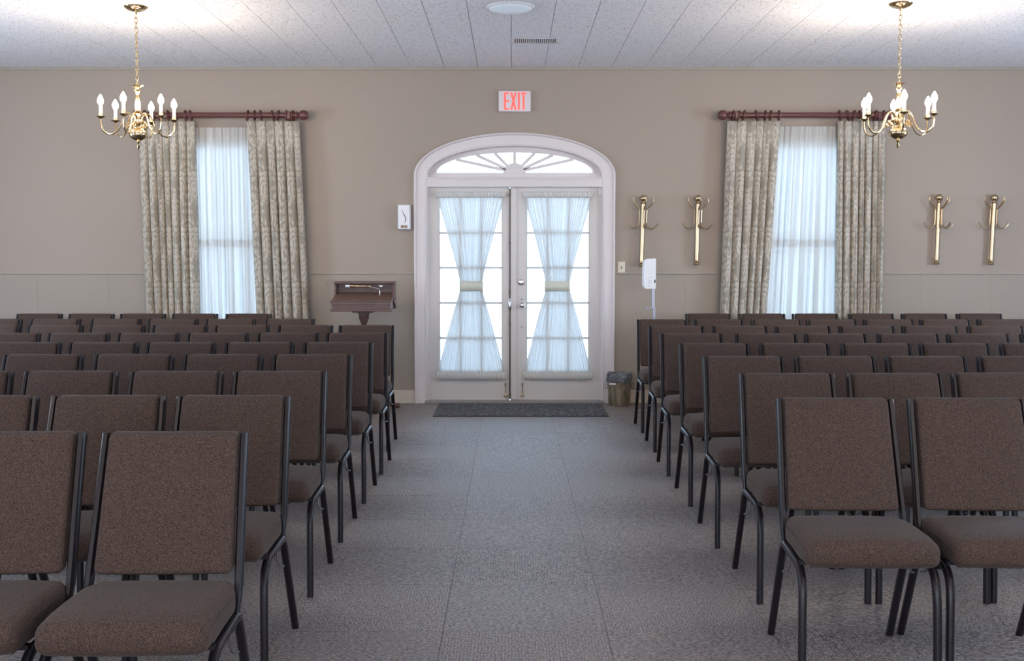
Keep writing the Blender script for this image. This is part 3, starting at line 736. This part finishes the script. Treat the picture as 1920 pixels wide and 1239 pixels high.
# ---- hourglass door sheers
def door_sheer(x0, x1, wx0, wx1, label, seed):
    Y = DY0 - 0.020; rnd = random.Random(seed)
    root = thing('door_curtain', label, 'curtain')
    X0_, X1_, W0, W1 = px(x0, Y), px(x1, Y), px(wx0, Y), px(wx1, Y)
    zt, zb, zw = pz(368, Y), pz(700, Y), pz(536.5, Y)
    N, NZ = 150, 48; ph = [rnd.uniform(0, 6.28) for _ in range(8)]
    bm = bmesh.new(); uvl = bm.loops.layers.uv.new('UVMap'); G = []
    for j in range(NZ + 1):
        v = j / NZ; z = zt + (zb - zt) * v
        d = abs(z - zw) / ((zt - zw) if z > zw else (zw - zb)); hw = 0.045 / (zt - zw)
        q = max(0, (d - hw) / (1 - hw)); q = q ** (1.12 if z > zw else 0.95)
        xl, xr = W0 + (X0_ - W0) * q, W1 + (X1_ - W1) * q
        rr = []
        for i in range(N + 1):
            s = i / N
            s2 = s + 0.012 * math.sin(2 * PI * 5 * s + ph[1]) * (1 - q)
            am = 0.0055 * (1 - 0.55 * q)
            yv = Y - 0.004 + am * math.sin(2 * PI * 17 * s + ph[0] + 1.2 * math.sin(2 * PI * 2 * s + ph[2]) + v) + 0.003 * math.sin(2 * PI * 41 * s + ph[3])
            rr.append(bm.verts.new((xl + (xr - xl) * s2, yv, z)))
        G.append(rr)
    for j in range(NZ):
        for i in range(N):
            f = bm.faces.new((G[j][i], G[j][i + 1], G[j + 1][i + 1], G[j + 1][i]))
            for lp, (jj, ii) in zip(f.loops, ((j, i), (j, i + 1), (j + 1, i + 1), (j + 1, i))): lp[uvl].uv = (ii / N, 1 - jj / NZ)
    obj('sheer_panel', bm, 'sheerdoor', root, 'all', uv=True)
    # gathered headings with their rods
    for za, zb_ in ((pz(359.5, Y), pz(370, Y)), (pz(697.5, Y), pz(711, Y))):
        bm = bmesh.new(); R = []
        for j in range(5):
            z = za + (zb_ - za) * j / 4; rr = []
            for i in range(221):
                s = i / 220; e = 1.0 if j in (0, 4) else 0.5
                rr.append(bm.verts.new((X0_ - 0.006 + (X1_ - X0_ + 0.012) * s, Y - 0.010 - 0.006 * (j == 2) + 0.0045 * math.sin(2 * PI * 44 * s + 2 * math.sin(17 * s + seed)), z + 0.003 * e * math.sin(2 * PI * 31 * s + seed))))
            R.append(rr)
        for a, b in zip(R, R[1:]):
            for i in range(220): bm.faces.new((a[i], a[i + 1], b[i + 1], b[i]))
        o = obj('gathered_heading', bm, mat('heading_cloth', (0.66, 0.65, 0.64), 0.8), root, 'all')
        md = o.modifiers.new('thickness', 'SOLIDIFY'); md.thickness = 0.002
        bm = bmesh.new(); zc = (za + zb_) / 2; lathe(bm, [(0.004, X0_ - 0.012), (0.004, X1_ + 0.012)], 8, (0, Y - 0.004, zc), 'X'); obj('sash_rod', bm, 'brass2', root, True)
    # tieback band
    bm = bmesh.new(); z0, z1 = pz(546, Y), pz(527, Y); pts = []
    for k in range(24):
        a = 2 * PI * k / 24; pts.append(((W0 + W1) / 2 + ((W1 - W0) / 2 + 0.003) * math.copysign(abs(math.cos(a)) ** 0.5, math.cos(a)), Y - 0.003 + 0.014 * math.copysign(abs(math.sin(a)) ** 0.7, math.sin(a))))
    A = [bm.verts.new((p[0], p[1], z0)) for p in pts]; B = [bm.verts.new((p[0], p[1], z1)) for p in pts]
    for k in range(24): bm.faces.new((A[k], A[(k + 1) % 24], B[(k + 1) % 24], B[k]))
    o = obj('tieback', bm, 'band', root, 50); md = o.modifiers.new('thickness', 'SOLIDIFY'); md.thickness = 0.002
door_sheer(819, 947, 862.5, 905, 'white sheer hourglass curtain tied at the waist on the left door', 5)
door_sheer(982, 1110, 1022, 1068.5, 'white sheer hourglass curtain tied at the waist on the right door', 9)

# ============================================================ CHANDELIERS
def chandelier(label, loc, rz):
    """origin on the ceiling line; z goes down"""
    t = thing('brass_chandelier', label, 'chandelier', loc, rz, None)
    n = 28
    bm = bmesh.new(); lathe(bm, [(0.080, 0), (0.083, -0.004), (0.080, -0.010), (0.062, -0.024), (0.035, -0.034), (0.012, -0.038), (0.008, -0.052)], n); obj('canopy', bm, 'brass', t, True)
    zc0, zc1 = -0.050, -0.555; k = 15; bm = bmesh.new(); st = (zc0 - zc1) / k
    for i in range(k):
        z = zc0 - st * (i + 0.5); L = st * 0.66
        pts = [((0.0105 * math.cos(a)) if i % 2 == 0 else 0, (0.0105 * math.cos(a)) if i % 2 else 0, z + L * math.sin(a)) for a in [2 * PI * q / 12 for q in range(12)]]
        sweep(bm, pts, circ(0.0027, 6), closed=True, up=Vector((0.3, 0.7, 0.2)))
    obj('chain', bm, 'brass', t, True)
    bm = bmesh.new(); z = -0.555
    lathe(bm, [(0.004, z + 0.012), (0.010, z), (0.038, z - 0.004), (0.046, z - 0.007), (0.030, z - 0.012), (0.018, z - 0.022), (0.017, z - 0.034), (0.022, z - 0.040), (0.015, z - 0.050),
               (0.0155, z - 0.08), (0.0185, z - 0.17), (0.0165, z - 0.185), (0.026, z - 0.192), (0.024, z - 0.200), (0.016, z - 0.208), (0.018, z - 0.235), (0.030, z - 0.25), (0.030, z - 0.275), (0.016, z - 0.29), (0.015, z - 0.305), (0.022, z - 0.312)], n)
    obj('column', bm, 'brass', t, True)
    bm = bmesh.new(); zb = z - 0.355; prof = [(0.066 * math.sin(a), zb + 0.046 * math.cos(a)) for a in [PI * i / 14 for i in range(2, 14)]]
    lathe(bm, [(0.02, zb + 0.047)] + prof + [(0.010, zb - 0.047), (0.014, zb - 0.056), (0.007, zb - 0.064), (0.005, zb - 0.074), (0.012, zb - 0.084), (0.010, zb - 0.094), (0.003, zb - 0.108)], n)
    obj('bottom_ball', bm, 'brass', t, True)
    zt = -0.812
    for i in range(6):
        a = PI * 2 * i / 6; c, s = math.cos(a), math.sin(a)
        def P(r, z): return (r * c, r * s, z)
        r_cup = 0.254; zcup = -0.800
        pts = catmull([P(0.022, -0.805), P(0.045, -0.772), P(0.075, -0.765), P(0.100, -0.800), P(0.125, -0.865), P(0.165, -0.908), P(0.205, -0.916), P(0.242, -0.890), P(r_cup, -0.840), P(r_cup, zcup)], 5)
        arm = obj('arm', sweep(bmesh.new(), pts, circ(0.0062, 8)), 'brass', t, True)
        bm = bmesh.new(); lathe(bm, [(0.006, -0.012), (0.012, -0.006), (0.034, 0.002), (0.036, 0.006), (0.016, 0.008), (0.017, 0.028), (0.013, 0.030)], 20, (r_cup * c, r_cup * s, zcup)); obj('drip_pan', bm, 'brass', arm, True)
        bm = bmesh.new(); lathe(bm, [(0.012, 0.028), (0.012, 0.083), (0.007, 0.084)], 14, (r_cup * c, r_cup * s, zcup)); obj('candle_sleeve', bm, 'candle', arm, True)
        bm = bmesh.new(); lathe(bm, [(0.007, 0.084), (0.014, 0.092), (0.021, 0.108), (0.020, 0.124), (0.011, 0.145), (0.002, 0.160)], 12, (r_cup * c, r_cup * s, zcup)); obj('bulb', bm, 'bulb', arm, True)
        # scroll ornament hanging under each arm's root
        pts = []
        for q in range(19):
            f = q / 18; rr = 0.020 * (1 - 0.75 * f); th = PI * 0.9 - f * 3.3 * PI
            pts.append(P(0.066 + rr * math.cos(th), -0.840 + rr * math.sin(th)))
        pts = [P(0.020, -0.868), P(0.034, -0.858)] + pts
        bm = bmesh.new(); sweep(bm, catmull(pts, 2), circ(0.0035, 6))
        pts = [P(0.090 + 0.011 * (1 - 0.6 * q / 10) * math.cos(2.5 - q * 0.75), -0.858 + 0.011 * (1 - 0.6 * q / 10) * math.sin(2.5 - q * 0.75)) for q in range(11)]
        sweep(bm, [P(0.05, -0.862)] + pts, circ(0.003, 6)); obj('scroll', bm, 'brass', t, True)
    return t
CZB = CH - 0.004
cxl, cyl = atZ(254.5, 12, CZB); cxr, cyr = atZ(1689, 6, CZB)
# toward the camera is -y; arm angle 0 points along +x before the turn
ch0 = chandelier('lit six-arm brass chandelier hanging in front of the left window', (cxl, cyl, CZB), -PI / 2 - math.radians(4))
dup(ch0, (cxr, cyr, CZB), -PI / 2 - math.radians(10.5), 'lit six-arm brass chandelier hanging in front of the right window')
for X in (cxl, cxr):                                                  # unseen chandeliers added as room fill, behind and above the viewer
    for Y in (-9.3, -14.2):
        dup(ch0, (X, Y, CZB), 0.3, 'added brass chandelier on the %s %s the viewer' % ('left' if X < 0 else 'right', 'above' if Y > -10 else 'far behind'), 'added chandeliers behind the viewer')

# ============================================================ CEILING FITTINGS
lx, ly = atZ(957, 12.5, CZB)
t = thing('ceiling_light', 'round flush white ceiling light, unlit, above the aisle', 'ceiling light', (lx, ly, CZB))
bm = bmesh.new(); lathe(bm, [(0.172, 0), (0.174, -0.006), (0.168, -0.012), (0.156, -0.013)], 40); obj('rim', bm, mat('light_rim', (0.7, 0.68, 0.70), 0.4), t, True)
bm = bmesh.new(); lathe(bm, [(0.158, -0.010), (0.150, -0.020), (0.120, -0.030), (0.07, -0.037), (0.01, -0.040)], 40); obj('diffuser', bm, 'diffuser', t, True)
vx0, vy = atZ(958, 76, CZB); vx1, _ = atZ(1049, 76, CZB)
t = thing('air_vent', 'long narrow slotted air vent in the ceiling above the doors', 'vent', ((vx0 + vx1) / 2, vy, CZB))
hw = (vx1 - vx0) / 2; bm = bmesh.new()
for q in ((-hw, hw, -0.115, -0.095), (-hw, hw, 0.095, 0.115), (-hw, -hw + 0.03, -0.1, 0.1), (hw - 0.03, hw, -0.1, 0.1)): box(bm, q[0], q[1], q[2], q[3], -0.004, 0, bev=0.001, seg=1)
obj('frame', bm, mat('vent_paint', (0.62, 0.62, 0.64), 0.45), t)
obj('duct_opening', bx(-hw + 0.02, hw - 0.02, -0.10, 0.10, -0.001, 0.0), 'black', t)
ns = 19
for i in range(ns):
    X = -hw + 0.035 + (2 * hw - 0.07) * (i + 0.5) / ns
    bm = bmesh.new(); box(bm, -0.0034, 0.0034, -0.095, 0.095, -0.0036, -0.0012, mtx=Matrix.Translation((X, 0, 0)) @ Matrix.Rotation(0.0, 4, 'Y')); obj('slat', bm, 'plastic', t)
for s in (-1, 1):
    bm = bmesh.new(); lathe(bm, [(0.005, -0.003), (0.004, -0.006)], 10, (s * (hw - 0.014), 0, 0)); obj('screw', bm, 'chrome', t)

# ============================================================ EXIT SIGN
ex0, ex1, ez0, ez1 = px(935), px(995), pz(210.3), pz(171)
t = thing('exit_sign', 'white wall sign with red EXIT letters above the arched doors', 'sign', ((ex0 + ex1) / 2, 0, ez0))
W_, H_ = ex1 - ex0, ez1 - ez0
obj('housing', bx(-W_ / 2, W_ / 2, -0.045, 0, 0, H_, bev=0.010, seg=3), 'exitbox', t, 40)
def letters():
    b = []; h = H_ * 0.82; z0 = H_ * 0.09; s = 0.018
    X = -W_ / 2 + W_ * 0.17
    w_ = 0.046
    def bar(x, z, a, c): b.append((x, x + a, z, z + c))
    bm_l = []
    def L(): m_ = bmesh.new(); bm_l.append(m_); return m_
    m_ = L(); box(m_, X, X + s, -0.047, -0.045, z0, z0 + h)
    for q in (0, 0.5, 1): box(m_, X + s, X + w_, -0.047, -0.045, z0 + (h - 0.016) * q, z0 + (h - 0.016) * q + 0.016)
    X += w_ + 0.013; m_ = L(); wx = 0.060
    for a, c in ((0, 1), (1, 0)):
        p = [(X + a * (wx - s), z0), (X + a * (wx - s) + s, z0), (X + c * (wx - s) + s, z0 + h), (X + c * (wx - s), z0 + h)]
        lo = [m_.verts.new((q[0], -0.045, q[1])) for q in p]; hi = [m_.verts.new((q[0], -0.047 - 0.0002 * a, q[1])) for q in p]
        m_.faces.new(lo); m_.faces.new(hi[::-1])
        for k in range(4): m_.faces.new((lo[k], lo[(k + 1) % 4], hi[(k + 1) % 4], hi[k]))
    X += wx + 0.012; m_ = L(); box(m_, X, X + s, -0.047, -0.045, z0, z0 + h)
    X += s + 0.010; m_ = L(); wt = 0.052; box(m_, X, X + wt, -0.047, -0.045, z0 + h - 0.016, z0 + h); box(m_, X + wt / 2 - s / 2, X + wt / 2 + s / 2, -0.047, -0.045, z0, z0 + h - 0.016)
    return bm_l
for m_ in letters(): obj('letter', m_, 'exitred', t)

# ============================================================ WALL FITTINGS
# air freshener
fx0, fx1, fz0, fz1 = px(746.8), px(771.5), pz(431.5), pz(383.5)
t = thing('air_freshener', 'white wall air freshener dispenser with dark squiggle, left of the doors', 'dispenser', ((fx0 + fx1) / 2, 0, fz0))
w_, h_ = fx1 - fx0, fz1 - fz0
def ft(c):
    if c.y < -0.05: c.x *= 0.90; c.z = h_ / 2 + (c.z - h_ / 2) * 0.95
obj('housing', rounded_block(-w_ / 2, w_ / 2, -0.075, 0, 0, h_, 0.010, 3, ft), 'plastic', t, 50)
cur = catmull([(-0.020, 0, h_ * 0.80), (-0.012, 0, h_ * 0.70), (0.006, 0, h_ * 0.56), (0.016, 0, h_ * 0.45), (0.012, 0, h_ * 0.34), (0.004, 0, h_ * 0.26)], 6)
n_ = len(cur); obj('squiggle', sweep(bmesh.new(), [(p[0], -0.0752, p[2]) for p in cur], [(0.0028, 0.0006), (-0.0028, 0.0006), (-0.0028, -0.0006), (0.0028, -0.0006)], up=Vector((0, 1, 0)), scales=[0.3 + 1.0 * math.sin(PI * i / (n_ - 1)) for i in range(n_)]), 'ink', t)
cur2 = [(p[0] + 0.006, -0.0752, p[2] - 0.004) for p in cur[8:-4]]
obj('squiggle', sweep(bmesh.new(), cur2, [(0.0011, 0.0006), (-0.0011, 0.0006), (-0.0011, -0.0006), (0.0011, -0.0006)], up=Vector((0, 1, 0))), 'ink', t)
obj('product_label', bx(-0.030, 0.034, -0.0765, -0.074, h_ * 0.085, h_ * 0.185), 'label', t)
bm = bmesh.new(); box(bm, -0.026, -0.008, -0.0772, -0.0764, h_ * 0.10, h_ * 0.17)
for i in range(5): box(bm, 0.0 + i * 0.0062, 0.004 + i * 0.0062, -0.0772, -0.0764, h_ * 0.115, h_ * 0.155)
obj('label_print', bm, mat('label_print', (0.16, 0.12, 0.13), 0.6), t)
bm = bmesh.new()
for i in range(9): box(bm, 0.034, 0.037, -0.0755, -0.074, h_ * 0.40 + i * 0.012, h_ * 0.40 + i * 0.012 + 0.005)
obj('vent_slots', bm, 'greym', t)
# light switch
sx0, sx1, sz0, sz1 = px(1158.5), px(1172), pz(512), pz(490.5)
t = thing('light_switch', 'ivory toggle light switch on the wall beside the right door casing', 'switch', ((sx0 + sx1) / 2, 0, (sz0 + sz1) / 2))
obj('plate', bx(-(sx1 - sx0) / 2, (sx1 - sx0) / 2, -0.006, 0, -(sz1 - sz0) / 2, (sz1 - sz0) / 2, bev=0.002), 'ivory', t)
bm = bmesh.new(); box(bm, -0.006, 0.006, -0.0075, -0.005, -0.012, 0.012); obj('switch_slot', bm, 'dark', t)
bm = bmesh.new(); box(bm, -0.004, 0.004, -0.018, -0.006, -0.002, 0.007, bev=0.0015); obj('toggle', bm, 'ivory', t)
# brass coat racks
def rack(label, x, ytop, xb, ybot, twist):
    X, Z = px(x, -0.05), pz(ytop, -0.05); Xb, Zb = px(xb, -0.05), pz(ybot, -0.05)
    t = thing('coat_rack', label, 'coat rack', (X, -0.055, Z)); L = Z - Zb; k = (Xb - X) / L
    t.rotation_euler = (0, -math.atan(-k), 0) if False else (0, math.atan(-k) * -1 * -1, 0)
    bm = bmesh.new(); lathe(bm, [(0.0205, -L + 0.03), (0.0205, -0.045)], 20); obj('pole', bm, 'brass2', t, True)
    bm = bmesh.new(); prof = [(0.034 * math.sin(a), -0.034 * math.cos(a)) for a in [PI * i / 12 for i in range(12)]]
    lathe(bm, [(0.022, -0.052), (0.024, -0.046), (0.018, -0.040)] + prof[2:] + [(0.003, 0.034)], 20); obj('ball_finial', bm, 'brass2', t, True)
    bm = bmesh.new(); lathe(bm, [(0.012, -L - 0.014), (0.024, -L - 0.012), (0.030, -L - 0.004), (0.028, -L + 0.004), (0.018, -L + 0.012), (0.023, -L + 0.020), (0.023, -L + 0.034), (0.020, -L + 0.038)], 20); obj('end_cap', bm, 'brass2', t, True)
    for zz in (-0.075, -L + 0.045):
        bm = bmesh.new(); box(bm, -0.008, 0.008, 0.0, 0.055, zz - 0.008, zz + 0.008, bev=0.003); lathe(bm, [(0.018, 0.050), (0.018, 0.055)], 14, (0, 0, zz), 'Y'); obj('wall_bracket', bm, 'brass2', t, True)
    for ang in (PI, 0, -PI / 2 + twist):
        c, s = math.cos(ang), math.sin(ang)
        if abs(s) < 0.5: s = -0.12; 
        def P(r, z): return (r * c, r * s, z)
        up_ = catmull([P(0.094, -0.002), P(0.094, -0.030), P(0.070, -0.066), P(0.042, -0.096), P(0.034, -0.125), P(0.034, -0.235), P(0.044, -0.265), P(0.075, -0.286), P(0.110, -0.278), P(0.138, -0.240)], 4)
        bm = bmesh.new(); sweep(bm, up_, circ(0.0058, 8), up=Vector((0, 1, 0.1)))
        lathe(bm, [(0.003, 0.006), (0.007, 0.003), (0.007, -0.002), (0.0055, -0.006)], 10, P(0.094, 0.0)); lathe(bm, [(0.003, 0.006), (0.006, 0.002), (0.003, -0.004)], 10, P(0.138, -0.238))
        for zz in (-0.135, -0.215): sweep(bm, [P(0.008, zz), P(0.036, zz)], circ(0.004, 6))
        obj('hook', bm, 'brass2', t, True)
rack('brass wall coat rack nearest the doors, half hidden by the sanitizer stand', 1205.6, 372, 1202.5, 497, 0.15)
rack('brass wall coat rack between the sanitizer stand and the damask drape', 1307.7, 372, 1306, 494, 0.1)
rack('brass wall coat rack just right of the right window drapes', 1758.2, 370.5, 1755.7, 493, 0.5)
rack('rightmost brass wall coat rack, farthest from the doors', 1861.4, 371, 1857.6, 494, 0.6)

# ============================================================ SANITIZER STAND
YZ = -0.62
t = thing('sanitizer_stand', 'white hand sanitizer dispenser on a slim grey floor stand', 'sanitizer stand', (px(1226.5, YZ), YZ, 0))
def sx(x): return px(x, YZ) - t.location.x
def sz(y): return pz(y, YZ)
bm = bmesh.new(); lathe(bm, [(0.15, 0), (0.15, 0.008), (0.03, 0.014)], 28); obj('base', bm, 'greym', t, True)
obj('lower_pole', bx(-0.012, 0.014, -0.012, 0.012, 0.01, sz(575), bev=0.003), 'greym', t)
obj('upper_pole', bx(sx(1222), sx(1228), -0.016, 0.016, sz(577), sz(538), bev=0.003), 'greym', t)
bm = bmesh.new(); box(bm, sx(1209.5), sx(1227), -0.055, 0.055, sz(578), sz(576), bev=0.002); box(bm, sx(1209), sx(1210), -0.055, 0.055, sz(577), sz(575)); obj('drip_tray', bm, 'greym', t)
bm = bmesh.new()
xa, xb, za, zb = sx(1205.5), sx(1228.7), sz(541), sz(484.5); w_ = xb - xa; h_ = zb - za
prof = [(xb, za), (xb, zb), (xa + w_ * 0.45, zb - 0.002), (xa + w_ * 0.12, zb - h_ * 0.05), (xa + 0.004, zb - h_ * 0.14), (xa, zb - h_ * 0.3), (xa - 0.001, za + h_ * 0.12), (xa + 0.006, za + h_ * 0.04), (xa + 0.02, za)]
lo = [bm.verts.new((p[0], -0.06, p[1])) for p in prof]; hi = [bm.verts.new((p[0], 0.06, p[1])) for p in prof]
bm.faces.new(lo); bm.faces.new(hi[::-1])
for k in range(len(prof)): bm.faces.new((lo[k], lo[(k + 1) % len(prof)], hi[(k + 1) % len(prof)], hi[k]))
bmesh.ops.bevel(bm, geom=[e for e in bm.edges if abs(e.verts[0].co.y - e.verts[1].co.y) < 1e-5], offset=0.006, segments=2, affect='EDGES')
obj('dispenser', bm, 'plastic', t, 40)
bm = bmesh.new()
for i, (y_, L_) in enumerate(((520, 8), (523, 2), (525, 7), (527, 8), (529, 7), (531, 8), (534, 6), (536, 7))):
    box(bm, sx(1213.5), sx(1213.5 + L_), -0.0606, -0.0598, sz(y_) - 0.0012, sz(y_) + 0.0012)
obj('instruction_print', bm, mat('faint_print', (0.5, 0.45, 0.47), 0.6), t)
bm = bmesh.new(); box(bm, sx(1225.6), sx(1227.8), -0.0608, -0.0598, sz(530), sz(524)); obj('key_lock', bm, 'black', t)

# ============================================================ REGISTER STAND (lectern)
t = thing('lectern', 'dark cherry wood register stand with slanted top, left of the doors', 'lectern', (0, 0, 0))
YF, YB = -0.72, -0.36
lxa, lxb = px(619, YF), px(733, YF); lc = (lxa + lxb) / 2; t.location = (lc, -0.52, 0); hw = (lxb - lxa) / 2
yf, yb = YF + 0.52, YB + 0.52
zf1, zf0, zbk, ztop = pz(566.5, YF), pz(581, YF), pz(547.5, YB), pz(527, YB)
def prism(bm, prof, x0, x1):
    a = [bm.verts.new((x0, p[0], p[1])) for p in prof]; b = [bm.verts.new((x1, p[0], p[1])) for p in prof]
    bm.faces.new(a); bm.faces.new(b[::-1])
    for k in range(len(prof)): bm.faces.new((a[k], a[(k + 1) % len(prof)], b[(k + 1) % len(prof)], b[k]))
    return bm
obj('desk_box', prism(bmesh.new(), [(yf + 0.012, zf0), (yf + 0.012, zf1 - 0.012), (yb, zbk - 0.012), (yb, zf0)], -hw + 0.008, hw - 0.008), 'wood2', t)
bm = prism(bmesh.new(), [(yf - 0.008, zf1 - 0.014), (yf - 0.008, zf1), (yb - 0.02, zbk), (yb - 0.02, zbk - 0.014)], -hw, hw)
obj('slanted_top', bm, 'wood3', t)
obj('book_ledge', prism(bmesh.new(), [(yf - 0.008, zf1 - 0.004), (yf - 0.008, zf1 + 0.010), (yf + 0.008, zf1 + 0.013), (yf + 0.008, zf1)], -hw, hw), 'wood2', t)
obj('base_molding', bx(-hw - 0.006, hw + 0.006, yf - 0.004, yb + 0.004, zf0 - 0.014, zf0 + 0.006, bev=0.004), 'wood2', t)
for s in (-1, 1):
    obj('side_cheek', prism(bmesh.new(), [(yb, zf0), (yb, ztop - 0.02), (yb - 0.10, ztop - 0.02), (yb - 0.125, zbk - 0.005), (yb - 0.14, zf0 + 0.06)], s * hw - 0.009 - 0.004 * s, s * hw + 0.009 - 0.004 * s), 'wood2', t)
obj('back_board', bx(-hw, hw, yb - 0.014, yb + 0.004, zbk - 0.05, ztop - 0.01), 'wood2', t)
obj('top_shelf', bx(-hw - 0.008, hw + 0.008, yb - 0.115, yb + 0.008, ztop - 0.022, ztop, bev=0.005), 'wood2', t)
# brass reading lamp under the shelf
lamp = obj('reading_lamp', lathe(bmesh.new(), [(0.009, -0.155), (0.011, -0.150), (0.011, 0.020), (0.008, 0.03), (0.005, 0.07)], 14, (-0.01, yb - 0.100, ztop - 0.043), 'X'), 'brass', t, True)
obj('lamp_end', lathe(bmesh.new(), [(0.012, -0.165), (0.012, -0.125)], 14, (-0.01, yb - 0.100, ztop - 0.043), 'X'), 'plastic', lamp, True)
obj('lamp_end', bx(0.135, 0.168, yb - 0.11, yb - 0.09, ztop - 0.050, ztop - 0.036, bev=0.003), 'plastic', lamp)
obj('lamp_arm', sweep(bmesh.new(), catmull([(0.03, yb - 0.10, ztop - 0.045), (0.08, yb - 0.115, ztop - 0.058), (0.125, yb - 0.125, ztop - 0.066), (0.14, yb - 0.13, ztop - 0.080), (0.142, yb - 0.13, zbk - 0.024)], 4), circ(0.0035, 6)), 'chrome', lamp, True)
# turned pedestal on three splayed feet
pc = (0, 0, 0)
bm = bmesh.new(); box(bm, -0.095, 0.095, -0.095, 0.095, zf0 - 0.030, zf0 - 0.014, bev=0.004); box(bm, -0.05, 0.05, -0.05, 0.05, zf0 - 0.045, zf0 - 0.028, bev=0.003)
obj('mounting_block', bm, 'wood2', t)
z = zf0 - 0.04
bm = bmesh.new(); lathe(bm, [(0.048, z), (0.046, z - 0.045), (0.030, z - 0.085), (0.024, z - 0.105), (0.034, z - 0.12), (0.028, z - 0.14), (0.040, z - 0.30), (0.048, z - 0.42), (0.030, z - 0.50), (0.045, z - 0.53), (0.045, 0.18), (0.030, 0.16)], 20, pc)
obj('pedestal', bm, 'wood2', t, True)
for a in (-PI / 2, PI / 6, 5 * PI / 6):
    c, s = math.cos(a), math.sin(a)
    pts = catmull([(0.03 * c, 0.03 * s, 0.25), (0.11 * c, 0.11 * s, 0.20), (0.20 * c, 0.20 * s, 0.09), (0.29 * c, 0.29 * s, 0.03), (0.345 * c, 0.345 * s, 0.022)], 4)
    obj('leg', sweep(bmesh.new(), pts, rsq(0.017, 0.022, 0.5)), 'wood2', t, 50)

# ============================================================ WASTE BIN, DOOR MAT
wx, wy = atZ(1159, 757, 0)
t = thing('waste_bin', 'small round brass waste bin with a dark liner beside the door casing', 'waste bin', (wx, -0.17, 0))
bh = pz(700, -0.17)
bm = bmesh.new(); lathe(bm, [(0.098, 0.0), (0.103, 0.004), (0.104, 0.012), (0.112, bh), (0.108, bh), (0.100, 0.012)], 16); obj('bin_body', bm, 'bin', t, 20)
bm = bmesh.new(); n = 40; R = []; rnd = random.Random(3)
for j, (r, z) in enumerate([(0.070, bh - 0.06), (0.098, bh - 0.01), (0.112, bh + 0.008), (0.121, bh + 0.003), (0.122, bh - 0.03), (0.124, bh - 0.06), (0.116, bh - 0.080)]):
    rr = []
    for i in range(n):
        a = 2 * PI * i / n; k = 0.004 * math.sin(7 * a + j) + rnd.uniform(-0.003, 0.003)
        rr.append(bm.verts.new(((r + k) * math.cos(a), (r + k) * math.sin(a), z + 0.006 * math.sin(5 * a + 2) * (j > 1) + (rnd.uniform(-0.006, 0.006) if j == 6 else 0))))
    R.append(rr)
for a, b in zip(R, R[1:]):
    for i in range(n): bm.faces.new((a[i], a[(i + 1) % n], b[(i + 1) % n], b[i]))
bm.faces.new(R[0])
o = obj('bin_liner', bm, 'bag', t, True)
obj('liner_tape', bx(-0.105, -0.045, -0.127, -0.108, bh - 0.094, bh - 0.080), 'plastic', t)
for s in (-1, 1):
    pts = [(s * (0.112 + 0.012 * (1 + math.cos(a))), -0.02, bh - 0.115 + 0.026 * math.sin(a)) for a in [2 * PI * i / 14 for i in range(14)]]
    bm = bmesh.new(); sweep(bm, pts, circ(0.0025, 6), closed=True, up=Vector((0, 1, 0))); obj('ring_handle', bm, 'oldbrass', t, True)
mx0, my0 = atZ(811, 781, 0); mx1, _ = atZ(1142, 781, 0)
my1 = atZ(960, 756, 0)[1]
cxm = (mx0 + mx1) / 2; t = thing('door_mat', 'dark grey ribbed entrance mat on the carpet before the doors', 'mat', (cxm, (my0 + my1) / 2 - 0.03, 0))
hw = (mx1 - mx0) / 2; hd = (my1 - my0) / 2 - 0.02
obj('rubber_border', bx(-hw, hw, -hd, hd, 0, 0.006, bev=0.002), 'black', t)
obj('mat_pile', bx(-hw + 0.025, hw - 0.025, -hd + 0.025, hd - 0.025, 0.004, 0.011, bev=0.002), 'mat', t)
